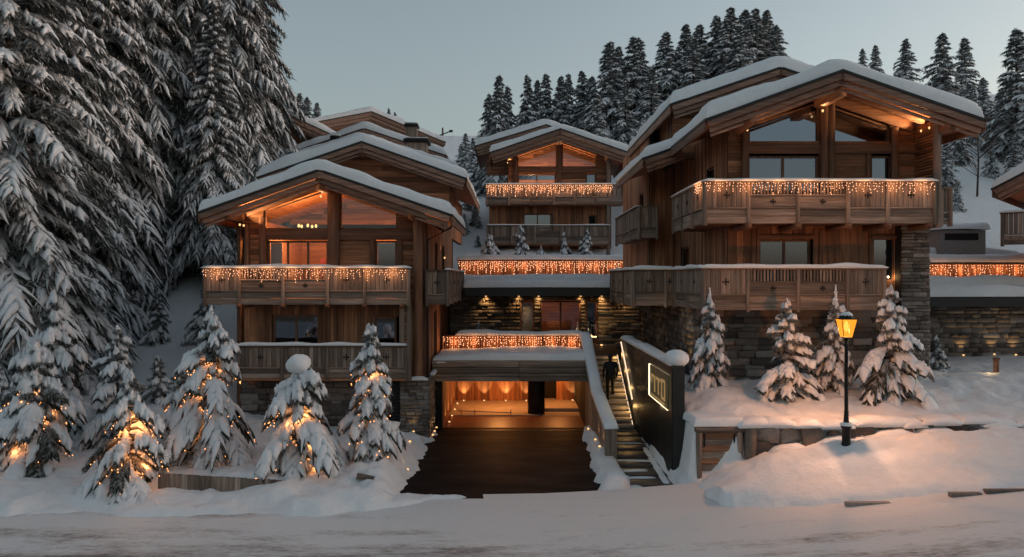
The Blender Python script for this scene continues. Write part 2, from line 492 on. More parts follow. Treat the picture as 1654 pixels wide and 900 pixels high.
    # road cut (everything nearer than the bank)
    re = y - (18.25 + 1.9 * np.exp(-((x - .9) / 4.0) ** 4) * (x < 4.9) - .85 * ss(3.6, 7.0, x)) + .35 * n1 + .25 * n2
    rc = ss(.34, -.30, re)
    return z * (1 - rc) + (rz - .35) * rc
def gnd(x, y): return float(ground(np.array([x]), np.array([y]))[0])

_rocks = []
def rock_meshes():
    if not _rocks:
        import bmesh
        for i in range(5):
            bm = bmesh.new(); bmesh.ops.create_icosphere(bm, subdivisions=2, radius=.5)
            rr = np.random.default_rng(70 + i); pl = rr.standard_normal((10, 3)); pl /= np.linalg.norm(pl, axis=1)[:, None]
            for v in bm.verts:
                p = np.array(v.co)
                for q in pl: p = p - q * max(0, p @ q - .27)
                v.co = Vector(p * (1 + rr.uniform(-.03, .03)))
            me = bpy.data.meshes.new('rock_piece'); bm.to_mesh(me); bm.free(); me.materials.append(M['stone']); _rocks.append(me)
    return _rocks
def axis_pts(a, b_, dense0, dense1, step):
    d = list(np.arange(dense0, dense1, step))
    lo, hi = [], []
    s, p = step, dense0
    while p > a: s *= 1.18; p -= s; lo.append(max(p, a))
    s, p = step, dense1
    while p < b_: hi.append(p); s = min(s * 1.12, 12); p += s
    return np.array(lo[::-1] + d + hi + [b_])
gx = axis_pts(-420, 420, -16, 19, .10); gy = axis_pts(-60, 700, 16.6, 31, .10)
def grid(xs, ys, zf):
    X, Y = np.meshgrid(xs, ys); Z = zf(X, Y)
    V = np.stack([X, Y, Z], -1).reshape(-1, 3)
    nx, ny = len(xs), len(ys)
    i = (np.arange(ny - 1)[:, None] * nx + np.arange(nx - 1)[None]).ravel()
    return V, np.stack([i, i + 1, i + 1 + nx, i + nx], 1)
V, Fc = grid(gx, gy, ground)
so = link(bpy.data.objects.new('snow_ground', np_mesh('snow_ground', [(V, Fc, 0)], ['snow_ground'], True))); so['kind'] = 'structure'
V, Fc = grid(np.linspace(-420, 420, 500), np.array([-60, -10, 5, 10, 14, 17, 18.5, 20.3]), lambda X, Y: road_z(X) - .012 + .012 * vnoise(X * .8, Y * .7))
ro = link(bpy.data.objects.new('road', np_mesh('road', [(V, Fc, 0)], ['road'], True))); ro['kind'] = 'structure'
V, Fc = grid(np.linspace(-3.6, 3.3, 30), np.linspace(19.9, 30.2, 40), lambda X, Y: -.005 - .16 * ss(22, 30, Y) + 0 * X)
do = link(bpy.data.objects.new('driveway', np_mesh('driveway', [(V, Fc, 0)], ['asphalt'], True))); do['kind'] = 'structure'

# ------------------------------------------------------------------ snow shapes
def snow_bar(name, parent, pts, w, h, seed=0, n=None, mat='snow', taper=True):
    """rounded ridge of snow lying along a line of points"""
    pts = [Vector(p) for p in pts]
    L = sum((pts[i + 1] - pts[i]).length for i in range(len(pts) - 1))
    n = n or max(4, int(L / .18))
    out = []
    for i in range(n + 1):
        s = L * i / n
        for k in range(len(pts) - 1):
            l = (pts[k + 1] - pts[k]).length
            if s <= l + 1e-6 or k == len(pts) - 2:
                out.append((pts[k].lerp(pts[k + 1], min(1, s / l)), (pts[k + 1] - pts[k]).normalized())); break
            s -= l
    seg = 8; V = []
    for i, (p, d) in enumerate(out):
        side = Vector((d.y, -d.x, 0)).normalized()
        end = 1 - max(0, 1 - min(i, n - i) / 1.6) ** 2 if taper else 1
        hh = h * (.35 + .65 * end) * (1 + .7 * float(vnoise(np.array(p.x * 1.3 + p.y * 1.1 + seed), np.array(seed * 3.7 + p.z))) )
        for j in range(seg + 1):
            t = math.pi * j / seg
            c, s_ = math.cos(t), math.sin(t)
            V.append(p + side * (w / 2) * math.copysign(abs(c) ** .6, c) + Vector((0, 0, hh * abs(s_) ** .65)))
    Fq = []
    r = seg + 1
    for i in range(n):
        for j in range(seg): Fq.append((i * r + j, i * r + j + 1, (i + 1) * r + j + 1, (i + 1) * r + j))
        Fq.append((i * r + seg, i * r, (i + 1) * r, (i + 1) * r + seg))
    me = bpy.data.meshes.new(name); me.from_pydata([tuple(v) for v in V], [], Fq + [tuple(range(seg, -1, -1)), tuple(n * r + j for j in range(seg + 1))])
    me.materials.append(M[mat]); me.polygons.foreach_set('use_smooth', [True] * len(me.polygons))
    return link(bpy.data.objects.new(name, me), parent)

def snow_slab(name, parent, prof, y0, y1, T, over=.07, seed=0, mat='snow'):
    """thick pillow of snow over a roof profile [(x, z), ...] running from y0 to y1"""
    xs = [p[0] for p in prof]; zs = [p[1] for p in prof]
    x0, x1 = xs[0] - over, xs[-1] + over; ya, yb = y0 - over, y1 + over
    def edge(a, b_, step):
        q = np.array([0, .005, .02, .06, .12, .22, .4]) * T * 1.5
        n = max(2, int((b_ - a) / step))
        return np.unique(np.concatenate([a + q, np.linspace(a + .9 * T, b_ - .9 * T, n), b_ - q]))
    X, Y = np.meshgrid(edge(x0, x1, .3), edge(ya, yb, .35))
    zr = lambda x: np.interp(x, xs, zs)
    # extrapolate slope past the eaves
    def zz(x):
        z = zr(x)
        sl = (zs[1] - zs[0]) / (xs[1] - xs[0]); z = np.where(x < xs[0], zs[0] + sl * (x - xs[0]), z)
        sl = (zs[-1] - zs[-2]) / (xs[-1] - xs[-2]); return np.where(x > xs[-1], zs[-1] + sl * (x - xs[-1]), z)
    zsm = sum(zz(X + d) for d in (-.3, -.15, 0, .15, .3)) / 5
    d = np.minimum(np.minimum(X - x0, x1 - X), np.minimum(Y - ya, yb - Y))
    r = T * .5
    p = np.sqrt(np.clip(1 - (1 - np.clip(d / r, 0, 1)) ** 2, 0, 1))
    nz = 1 + .45 * fbm(X * .7 + seed, Y * .7 + seed * 2, 4)
    near_e = 1 - np.clip(d / (T * 1.2), 0, 1)
    wob = fbm(X * 1.1 + 3 * seed, Y * 1.1 + 5, 3)
    Yw = Y + near_e * np.sign(Y - (ya + yb) / 2) * .10 * wob * (np.minimum(Y - ya, yb - Y) < T); Xw = X + near_e * np.sign(X - (x0 + x1) / 2) * .10 * wob * (np.minimum(X - x0, x1 - X) < T)
    Z = zz(X) * (1 - p) + zsm * p + T * p * nz + .01
    ny, nx = X.shape
    V = np.stack([Xw, Yw, Z], -1).reshape(-1, 3)
    i = (np.arange(ny - 1)[:, None] * nx + np.arange(nx - 1)[None]).ravel()
    Fq = np.stack([i, i + 1, i + 1 + nx, i + nx], 1)
    VB = np.stack([Xw, Yw, zz(X) - .004], -1).reshape(-1, 3)
    return link(bpy.data.objects.new(name, np_mesh(name, [(V, Fq, 0), (VB, Fq[:, ::-1], 0)], [mat], True)), parent)

# ------------------------------------------------------------------ building parts
class Fr:
    """a wall plane; u runs along the wall, n outwards"""
    def __init__(s, axis, c, sign=-1): s.a, s.c, s.s = axis, c, sign
    def box(s, name, parent, u0, u1, n0, n1, z0, z1, mat):
        p, q = s.c + s.s * n0, s.c + s.s * n1
        if s.a == 'x': return b2(name, parent, u0, u1, min(p, q), max(p, q), z0, z1, mat)
        return b2(name, parent, min(p, q), max(p, q), u0, u1, z0, z1, mat)
    def mb(s, m_, u0, u1, n0, n1, z0, z1, k=0):
        p, q = s.c + s.s * n0, s.c + s.s * n1
        if s.a == 'x': m_.box(u0, u1, min(p, q), max(p, q), z0, z1, k)
        else: m_.box(min(p, q), max(p, q), u0, u1, z0, z1, k)
    def pt(s, u, n, z):
        c = s.c + s.s * n
        return Vector((u, c, z)) if s.a == 'x' else Vector((c, u, z))
    def ax(s): return s.a

def cutspans(a, b_, cuts):
    spans = [(a, b_)]
    for c0, c1 in cuts:
        new = []
        for s0, s1 in spans:
            if c1 <= s0 or c0 >= s1: new.append((s0, s1)); continue
            if c0 > s0: new.append((s0, c0))
            if c1 < s1: new.append((c1, s1))
        spans = new
    return [s_ for s_ in spans if s_[1] - s_[0] > .04]

def plank_wall(parent, fr, u0, u1, z0, z1, openings=(), top=None, vert=False, h=.21, kind='wood', build_planks=True):
    """wall backing + single planks; openings (u0,u1,z0,z1); top(u) = underside of the gable"""
    m_ = MB(); planks = []
    if not vert:
        z = z0
        while z < z1 - .02:
            hh = min(h * random.uniform(.85, 1.15), z1 - z)
            a, b_ = u0, u1
            if top:
                us = np.linspace(u0, u1, 120); ok = us[np.array([top(q) for q in us]) >= z + hh * .6]
                if len(ok) < 2: break
                a, b_ = ok[0], ok[-1]
            cuts = [(o[0], o[1]) for o in openings if o[3] > z + hh * .5 and o[2] < z + hh * .5]
            for s0, s1 in cutspans(a, b_, cuts):
                fr.mb(m_, s0, s1, -.2, -.001, z, z + hh)
                p = s0
                while p < s1 - .02:
                    q = min(s1, p + random.uniform(1.4, 3.4))
                    if s1 - q < .4: q = s1
                    planks.append((p, q - .004, z, z + hh - .008)); p = q
            z += hh
    else:
        u = u0
        while u < u1 - .02:
            w = min(h * random.uniform(.8, 1.25), u1 - u)
            t_ = min(z1, top(u + w / 2)) if top else z1
            cuts = [(o[2], o[3]) for o in openings if o[1] > u + w * .5 and o[0] < u + w * .5]
            for s0, s1 in cutspans(z0, t_, cuts):
                fr.mb(m_, u, u + w, -.2, -.001, s0, s1)
                planks.append((u, u + w - .008, s0, s1))
            u += w
    wl_ = m_.build('wall', 'dark', parent)
    if build_planks:
        axm = 'z' if vert else ('x' if fr.a == 'x' else 'y')
        for p, q, za, zb in planks:
            fr.box('plank', wl_, p, q, 0, .025 + random.uniform(0, .012), za, zb, f'{kind}_{axm}')
    return wl_

def window(parent, fr, u0, u1, z0, z1, lights=2, curtain=True, mat='glass', n=-.06, room='dark', fw=.07, fmat='beam'):
    m_ = MB()
    fr.mb(m_, u0, u0 + fw, n - .04, n + .03, z0, z1); fr.mb(m_, u1 - fw, u1, n - .04, n + .03, z0, z1)
    fr.mb(m_, u0 + fw, u1 - fw, n - .04, n + .03, z1 - fw, z1); fr.mb(m_, u0 + fw, u1 - fw, n - .04, n + .03, z0, z0 + fw)
    w = (u1 - u0) / lights
    for i in range(1, lights): fr.mb(m_, u0 + i * w - .045, u0 + i * w + .045, n - .03, n + .02, z0 + fw, z1 - fw)
    wn_ = m_.build('window', 'metal_dark' if fmat == 'dark' else fmat + '_z', parent)
    for i in range(lights):
        a = u0 + i * w + (fw if i == 0 else .045); b_ = u0 + (i + 1) * w - (fw if i == lights - 1 else .045)
        fr.box('pane', wn_, a, b_, n - .012, n, z0 + fw, z1 - fw, mat)
        if curtain: fr.box('curtain', wn_, a + .01, b_ - .01, n - .12, n - .10, z0 + fw, z1 - fw - .02, 'curtain')
    if room:
        fr.box('room_back', wn_, u0 + .01, u1 - .01, n - .75, n - .7, z0 + .01, z1 - .01, room)
    return wn_

def gable_pane(parent, fr, poly, mat='glass', n=-.06, name='gable_window'):
    """poly [(u, z)...] glass with a beam frame round it"""
    cu = sum(p[0] for p in poly) / len(poly); cz = sum(p[1] for p in poly) / len(poly)
    m_ = MB()
    L = len(poly)
    for i in range(L):
        a, b_ = poly[i], poly[(i + 1) % L]
        da, db = Vector(a), Vector(b_)
        d = (db - da)
        if d.length < .05: continue
        nrm = Vector((-d.y, d.x)).normalized()
        if nrm.dot(Vector((cu, cz)) - da) < 0: nrm = -nrm
        q = [da, db, db + nrm * .06, da + nrm * .06]
        m_.prism([fr.pt(p.x, n - .03, p.y) for p in q], fr.pt(0, n + .03, 0) - fr.pt(0, n - .03, 0))
    w = m_.build(name, 'beam_x', parent)
    g_ = MB(); g_.prism([fr.pt(p[0] + (cu - p[0]) * .02, n - .01, p[1] + (cz - p[1]) * .02) for p in poly], fr.pt(0, n, 0) - fr.pt(0, n - .01, 0))
    g_.build('pane', mat, w)
    return w

def rail_run(parent, fr, us, types, ztop, zled, zbot, n=0, kind='grey', snow=.09, cross=True, floor=None, seed=0):
    """a run of balcony balustrade: posts at us, panels B (boards) or S (balusters over a board)"""
    axm = 'x' if fr.a == 'x' else 'y'
    hor, ver = f'{kind}_{axm}', f'{kind}_z'
    for u in us: fr.box('post', parent, u - .055, u + .055, n - .05, n + .075, zbot - .06, ztop - .05, ver)
    fr.box('rail', parent, us[0] - .08, us[-1] + .08, n - .07, n + .10, ztop - .05, ztop, hor)
    for i, t in enumerate(types):
        a, b_ = us[i] + .055, us[i + 1] - .055
        fr.box('ledge', parent, a, b_, n - .01, n + .065, zled - .03, zled + .015, hor)
        hh = (zled - .03 - zbot) / 2
        for k in range(2): fr.box('fascia_board', parent, a, b_, n - .01 + .004 * k, n + .03 - .012 * k, zbot + k * hh, zbot + (k + 1) * hh - .012, hor)
        if t == 'B':
            m = max(2, round((b_ - a) / .155)); w = (b_ - a) / m
            for k in range(m): fr.box('board', parent, a + k * w + .007, a + (k + 1) * w - .007, n - .005, n + .026 + random.uniform(0, .012), zled + .015, ztop - .05, ver)
            cz = (zled + ztop) / 2 - .02; zz = ztop - .05
        else:
            zm = zled + (ztop - zled) * .47
            fr.box('ledge', parent, a, b_, n - .01, n + .06, zm - .02, zm + .03, hor)
            fr.box('board', parent, a, b_, n - .005, n + .03, zled + .015, zm - .02, hor)
            m = max(3, round((b_ - a) / .105)); w = (b_ - a) / m
            for k in range(m): fr.box('baluster', parent, a + (k + .5) * w - .027, a + (k + .5) * w + .027, n, n + .03, zm + .03, ztop - .05, ver)
            cz = (zled + zm) / 2
        if cross:
            u = (a + b_) / 2; s = .11 if t == 'B' else .085
            mb = MB(); fr.mb(mb, u - .02, u + .02, n + .026, n + .043, cz - s, cz + s); 
            fr.mb(mb, u - s * .8, u - .0201, n + .026, n + .043, cz - .02, cz + .02); fr.mb(mb, u + .0201, u + s * .8, n + .026, n + .043, cz - .02, cz + .02)
            for q in (-1, 1):
                fr.mb(mb, u + q * s * .8 - .014, u + q * s * .8 + .014, n + .026, n + .0435, cz - .04, cz + .04)
            mb.build('cutout', 'dark', parent)  # raised dark cross painting the shade of a cut-out hole
    if snow: snow_bar('snow', parent, [fr.pt(us[0] - .1, n + .015, ztop - .004), fr.pt(us[-1] + .1, n + .015, ztop - .004)], .22, snow, seed)

OCT_V = np.array([(1, 0, 0), (-1, 0, 0), (0, 1, 0), (0, -1, 0), (0, 0, 1.3), (0, 0, -1.3)], float)
OCT_F = np.array([(0, 2, 4), (2, 1, 4), (1, 3, 4), (3, 0, 4), (2, 0, 5), (1, 2, 5), (3, 1, 5), (0, 3, 5)])
def bulbs(name, parent, pts, r, mat):
    pts = np.asarray(pts, float); k = len(pts)
    V = (pts[:, None, :] + OCT_V[None] * r).reshape(-1, 3)
    Fq = (OCT_F[None] + (np.arange(k) * 6)[:, None, None]).reshape(-1, 3)
    o = link(bpy.data.objects.new(name, np_mesh(name, [(V, Fq, 0)], [mat])), parent); o['kind'] = 'stuff'
    return o
def icicle_lights(label, fr, u0, u1, ztop, n, dmax=.5, r=.015, group='icicle light strings on the balustrades', dens=1.2, glow=2.6):
    """strands of little bulbs hanging from a rail"""
    t = thing('icicle_lights', label, 'string lights', fr.pt((u0 + u1) / 2, n, ztop), group)
    pts = []; cab = MB(); u = u0; k = 0
    cab.tube([fr.pt(u0, n, ztop), fr.pt(u1, n, ztop)], .006, 4)
    while u < u1:
        d = dmax * [.45, .75, .35, 1.0, .6, .85][k % 6] * random.uniform(.7, 1.1)
        cab.tube([fr.pt(u, n, ztop), fr.pt(u, n, ztop - d)], .003, 3)
        z = .03
        while z < d:
            pts.append(tuple(fr.pt(u + random.uniform(-.03, .03), n + random.uniform(0, .03), ztop - z - random.uniform(0, .04)))); z += random.uniform(.07, .13) / dens
        u += random.uniform(.09, .15) / dens; k += 1
    cab.build('cable', 'dark', t)
    bulbs('bulbs', t, pts, r, 'bulb')
    k = max(2, int((u1 - u0) / .8))
    for i in range(k): light('POINT', 'string_glow', fr.pt(u0 + (u1 - u0) * (i + .5) / k, n + .16, ztop - dmax * .35), glow, (1, .42, .16), t, .12)
    return t

# stone pieces
_stones = []
def stone_meshes():
    if not _stones:
        for i in range(4):
            rr = np.random.default_rng(40 + i)
            V = CUBE_V * 1.0; V = V + rr.uniform(-.09, .09, V.shape)
            V[:, 1] *= 1.0
            _stones.append(np_mesh('stone_piece', [(V, CUBE_F, 0)], ['stone']))
    return _stones
def stone_wall(parent, fr, u0, u1, z0, z1, openings=(), budget=300, h=(.07, .17), w=(.16, .5), name='stone_wall', depth=.25):
    m_ = MB(); rows = []
    z = z0
    rnd = random.Random(int(u0 * 100 + z1 * 10))
    while z < z1 - .02:
        hh = min(rnd.uniform(*h), z1 - z)
        if z1 - z - hh < h[0] * .7: hh = z1 - z
        cuts = [(o[0], o[1]) for o in openings if o[3] > z + hh * .5 and o[2] < z + hh * .5]
        for a, b_ in cutspans(u0, u1, cuts):
            fr.mb(m_, a, b_, -depth, -.02, z, z + hh)
            p = a
            while p < b_ - .01:
                q = min(b_, p + rnd.uniform(*w))
                if b_ - q < w[0] * .6: q = b_
                rows.append((p, q, z, z + hh)); p = q
        z += hh
    base = m_.build(name, 'dark', parent)
    ms = stone_meshes()
    order = sorted(range(len(rows)), key=lambda i: -(rows[i][1] - rows[i][0]) * (rows[i][3] - rows[i][2]))
    single = set(order[:budget]); rest = []
    for i, (p, q, a, b_) in enumerate(rows):
        pr = rnd.uniform(.0, .05); g = .008
        c = fr.pt((p + q) / 2, (pr - .05) / 2 + .01, (a + b_) / 2); su, sn, sz = q - p - g, .07 + pr, b_ - a - g
        s = (su, sn, sz) if fr.a == 'x' else (sn, su, sz)
        if i in single:
            bx('stone', base, c, s, 'stone', mesh=rnd.choice(ms))
        else: rest.append((c, s))
    if rest:
        V = np.concatenate([CUBE_V * np.array(s) + np.array(c) for c, s in rest]); V = V + RNG.uniform(-.008, .008, V.shape)
        Fq = (CUBE_F[None] + (np.arange(len(rest)) * 8)[:, None, None]).reshape(-1, 4)
        me = np_mesh('small_stones', [(V, Fq, 0)], ['stone'])
        at_ = me.attributes.new('tone', 'FLOAT', 'FACE'); at_.data.foreach_set('value', np.repeat(RNG.random(len(rest)), 6).astype(np.float32))
        o = link(bpy.data.objects.new('small_stones', me), base); o['kind'] = 'stuff'
    return base

def roof_poly(parent, prof, y0, y1, T=.38, wall_y=None, soffit=True, barge=(.19, .15, .09), seed=0, back_barge=False, eaves=(True, True)):
    """gable or shed roof: profile [(x, z)...] of the deck, from y0 (front) to y1"""
    m_ = MB(); th = .10
    for (xa, za), (xb, zb) in zip(prof[:-1], prof[1:]):
        m_.prism([(xa, y0, za), (xb, y0, zb), (xb, y0, zb - th), (xa, y0, za - th)], (0, y1 - y0, 0))
    roof = m_.build('roof', 'wood_y', parent)
    e = MB()
    for (xa, za), (xb, zb) in zip(prof[:-1], prof[1:]):
        e.prism([(xa, y0 - .05, za + .012), (xb, y0 - .05, zb + .012), (xb, y0 - .05, zb - .075), (xa, y0 - .05, za - .075)], (0, .046, 0))
    for i, s in ((0, -1), (-1, 1)):
        x, z = prof[i]
        e.box(min(x + .002 * s, x + .05 * s), max(x + .002 * s, x + .05 * s), y0 - .05, y1, z - .07, z + .008)
    e.build('roof_edge', 'metal_dark', roof)
    for (xa, za), (xb, zb) in zip(prof[:-1], prof[1:]):
        sl = math.atan2(zb - za, xb - xa); L = math.hypot(xb - xa, zb - za); c = Vector(((xa + xb) / 2, 0, (za + zb) / 2)); dn = Vector((math.sin(sl), 0, -math.cos(sl)))
        off = .078
        for k, bh in enumerate(barge):
            q = c + dn * (off + bh / 2)
            bx('bargeboard', roof, (q.x, y0 + .0 + .09 * k, q.z), (L - .01, .05, bh), 'barge_x', (0, -sl, 0))
            off += bh + .022
        if soffit and wall_y:
            n = max(2, int((wall_y - y0) / .17)); w = (wall_y - y0 - .12) / n
            q = c + dn * (th + .012)
            for k in range(n): bx('soffit_board', roof, (q.x, y0 + .12 + (k + .5) * w, q.z), (L - .02, w - .012, .022), 'wood_x', (0, -sl, 0))
    for i, s in ((0, -1), (-1, 1)):
        if not eaves[0 if i == 0 else 1]: continue
        x, z = prof[i]
        b2('eave_board', roof, x - .03, x + .03, y0 + .06, y1, z - .34, z - .072, 'barge_y')
    snow_slab('snow', roof, prof, y0 - .02, y1, T, over=.02, seed=seed)
    return roof

# ------------------------------------------------------------------ left chalet
def room(parent, x0, x1, y0, y1, z0, z1, mat='wood_x', ceil=False):
    m_ = MB()
    m_.box(x0, x1, y1, y1 + .05, z0, z1); m_.box(x0 - .05, x0, y0, y1, z0, z1); m_.box(x1, x1 + .05, y0, y1, z0, z1); m_.box(x0, x1, y0, y1, z0 - .05, z0)
    if ceil: m_.box(x0, x1, y0, y1, z1, z1 + .05)
    return m_.build('room', mat, parent)
def rafters(parent, prof, y, drop, th, depth, names='rafter'):
    for (xa, za), (xb, zb) in zip(prof[:-1], prof[1:]):
        sl = math.atan2(zb - za, xb - xa); L = math.hypot(xb - xa, zb - za); dn = Vector((math.sin(sl), 0, -math.cos(sl)))
        q = Vector(((xa + xb) / 2, y, (za + zb) / 2)) + dn * (drop + th / 2)
        bx(names, parent, q, (L, depth, th), 'beam_x', (0, -sl, 0))
def gz_at(prof, x): return float(np.interp(x, [p[0] for p in prof], [p[1] for p in prof]))
def clipprof(prof, a, b_):
    xs = [a] + [p[0] for p in prof if a < p[0] < b_] + [b_]
    return [(x, gz_at(prof, x)) for x in xs]

LC = thing('chalet', 'three-storey timber chalet left of the dark driveway with snowy gable roof', 'chalet', (-6.7, 28.4, 0))
LP = [(-10.95, 8.03), (-6.74, 9.52), (-2.12, 7.94)]
LY = 28.4
fL = Fr('x', LY)
roofL = roof_poly(LC, LP, 26.8, 34.4, T=.42, wall_y=LY, seed=1)
LP2 = [(-11.4, 10.25), (-6.74, 11.85), (-2.05, 10.2)]
roofL2 = roof_poly(LC, LP2, 34.4, 48.0, T=.48, wall_y=35.6, seed=2)
plank_wall(LC, Fr('x', 35.6), -10.3, -2.9, 8.2, 12, top=lambda u: gz_at(LP2, u) - .16, h=.26)
b2('ridge_purlin', roofL2, -6.9, -6.58, 34.5, 35.6, 11.2, 11.6, 'beam_y')
for x in (-4.2, -9.3): b2('purlin', roofL2, x - .14, x + .14, 34.5, 35.6, gz_at(LP2, x) - .5, gz_at(LP2, x) - .16, 'beam_y')
u = lambda px: PX(px, LY)
zz = lambda py: PZ(py, LY)
opU = [(u(432), u(530), 4.98, zz(388)), (u(606), u(641), 4.98, zz(389)), (u(426), u(532), zz(371), 12), (u(549), u(642), zz(371), 12)]
topL = lambda q: gz_at(LP, q) - .16
plank_wall(LC, fL, u(395), u(668), 4.9, 9.6, opU, topL)
opM = [(u(441), u(515), 2.3, zz(508)), (u(605), u(640), 2.3, zz(512))]
plank_wall(LC, fL, u(395), u(668), 2.1, 4.9, opM, vert=True, h=.24)
stone_wall(LC, Fr('x', 28.5), u(388), u(640), -.4, 2.1, budget=70, h=(.14, .26), w=(.3, .7))
# frames and beams on the facade
fL.box('beam', LC, u(424), u(668), .03, .13, zz(388) + .005, zz(371) - .005, 'beam_x')
for a, b_, top_ in ((421, 431, 7.95), (531, 549, 9.25), (398, 404, 7.7)): fL.box('post', LC, u(a), u(b_), .04, .2, 4.95, top_, 'beam_z')
for a, b_ in ((598, 605), (641, 650)): fL.box('post', LC, u(a), u(b_), .03, .12, 4.95, zz(388), 'beam_z')
rafters(roofL, clipprof(LP, u(395), u(690)), LY - .1, .13, .30, .16)
b2('ridge_purlin', roofL, -6.74 - .17, -6.74 + .17, 26.95, LY - .21, 8.82, 9.2, 'beam_y')
for x in (-9.95, -3.5): b2('purlin', roofL, x - .15, x + .15, 26.95, LY - .21, gz_at(LP, x) - .6, gz_at(LP, x) - .2, 'beam_y')
gtop = lambda q: gz_at(LP, q) - .48
gable_pane(LC, fL, [(u(426), zz(371)), (u(531), zz(371)), (u(531), gtop(u(531))), (u(426), max(zz(369), gtop(u(426))))], 'glass_clear')
gable_pane(LC, fL, [(u(549), zz(371)), (u(642), zz(371)), (u(642), max(zz(368), gtop(u(642)))), (u(549), gtop(u(549)))], 'glass_clear')
window(LC, fL, u(432), u(530), 4.98, zz(389), 3, False, 'glass_clear', room=None)
window(LC, fL, u(606), u(641), 4.98, zz(389), 1, True, 'glass', room=None)
window(LC, fL, u(441), u(515), 2.3, zz(508), 2, False, 'glass_dark')
window(LC, fL, u(605), u(640), 2.3, zz(512), 1, False, 'glass_dark')
for a in (436, 516, 523, 541, 600): fL.box('batten', LC, u(a), u(a) + .09, .04, .10, 2.15, 4.72, 'beam_z')
rmL = room(LC, u(428), u(642), LY + .25, LY + 5, 4.95, 7.6)
b2('wall_hanging', rmL, u(495), u(522), LY + 2.0, LY + 2.05, 5.2, 6.5, 'fabric_red')
fL.box('curtain', rmL, u(434), u(452), -.3, -.27, 5.0, zz(392), 'curtain')
for k in range(5):
    ml = MB(); ax_, ay_ = -8.0 + .34 * math.cos(k * 1.257), LY + 1.6 + .34 * math.sin(k * 1.257); ml.lathe([(.01, 7.82), (.045, 7.78), (.045, 7.72), (.01, 7.68)], ax_, ay_, 8); ml.build('lamp_bulb', 'lamp_core', rmL, True)
light('POINT', 'room_lamp', (-8.0, LY + 1.6, 7.6), 190, (1, .46, .17), LC, .12)
light('POINT', 'room_lamp', (-5.6, LY + 3.2, 7.2), 100, (1, .46, .2), LC, .12)
# corner posts, right side wall
b2('corner_post', LC, PX(668, 27.6), PX(668, 27.6) + .3, 27.55, 27.85, 2.2, 7.9, 'beam_z')
b2('corner_post', LC, -3.62, -3.18, 28.2, 28.55, 2.1, 8.0, 'beam_z')
fS = Fr('y', -3.15, 1)
plank_wall(LC, fS, 28.56, 40, 2.1, 7.8, [(31, 32.2, 5.0, 7.2), (34.2, 35.4, 5.0, 7.2), (30.6, 31.9, 2.4, 4.4)], vert=True, h=.26)
window(LC, fS, 31, 32.2, 5.0, 7.2, 1, False, 'glass_dark'); window(LC, fS, 34.2, 35.4, 5.0, 7.2, 1, False, 'glass_dark'); window(LC, fS, 30.6, 31.9, 2.4, 4.4, 1, False, 'glass_dark')
plank_wall(LC, fS, 35.6, 48, 7.8, 10.2, vert=True, h=.4)
b2('wall', LC, -10.2, -3.4, 44, 44.2, 2, 10.5, 'dark')
b2('wall', LC, -10.25, -9.98, 28.6, 47.5, -.3, 8.0, 'wood_y')
stone_wall(LC, Fr('y', -3.02, 1), 27.7, 38, -.5, 2.1, budget=60, h=(.12, .24), w=(.25, .7))
stone_wall(LC, Fr('x', 27.62), u(649) + .05, -3.0, -.5, 2.05, budget=60, h=(.08, .17), w=(.16, .42))
# stone window sills with snow
for y0_, y1_ in ((28.6, 31.5),): snow_bar('snow', LC, [(-2.98, y0_, 2.1), (-2.98, y1_, 2.1)], .2, .1, 5)
snow_bar('snow', LC, [(-3.75, 27.6, 2.05), (-3.02, 27.6, 2.05)], .25, .12, 6)
# louvred door and slatted screen
lv = MB(); fr = Fr('x', 27.9); fr.mb(lv, u(632), u(650), -.05, 0, -.4, 2.05); lvo = lv.build('louvre_door', 'metal_dark', LC)
for k in range(18): fr.box('slat', lvo, u(633), u(649), 0, .05, -.3 + k * .125, -.24 + k * .125, 'metal_dark')
sc1 = MB(); sc1.box(-4.02, -3.86, 27.42, 27.5, 2.3, 5.0); sc = sc1.build('slatted_screen', 'grey_z', LC)
for k in range(28): b2('slat', sc, -3.86, -3.58, 27.44, 27.48, 2.4 + k * .092, 2.45 + k * .092, 'grey_x')
# balconies
def bz(py, Y): return PZ(py, Y)
fB = Fr('x', 27.0)
usU = [PX(p, 27.0) for p in (331, 387, 457.5, 529, 589.5, 660)]
m_ = MB(); m_.box(usU[0], usU[-1], 27.03, 28.35, 4.82, 4.95); balU = m_.build('balcony', 'wood_x', LC)
rail_run(balU, fB, usU, 'BSSBB', bz(433, 27), bz(470, 27), bz(492, 27), snow=.12, seed=3)
rail_run(balU, Fr('y', usU[0], -1), [27.06, 28.35], 'B', bz(433, 27), bz(470, 27), bz(492, 27), cross=False, seed=31)
for p in (387, 457.5, 529, 589.5, 650): b2('joist', balU, PX(p, 27) - .08, PX(p, 27) + .08, 26.9, 28.3, 4.66, 4.815, 'beam_y')
fB2 = Fr('x', 27.3)
usM = [PX(p, 27.3) for p in (386, 456, 529, 590, 658)]
m_ = MB(); m_.box(usM[0], usM[-1], 27.33, 28.35, 2.06, 2.2); balM = m_.build('balcony', 'wood_x', LC)
rail_run(balM, fB2, usM, 'BBBB', bz(558, 27.3), bz(594, 27.3), bz(611, 27.3), snow=.11, seed=4)
b2('post', balU, usU[-1] - .06, usU[-1] + .08, 27.02, 27.16, 2.1, 4.7, 'grey_z')
b2('joist', balM, usM[0] + .3, usM[0] + .5, 27.35, 28.3, 1.9, 2.05, 'beam_y')
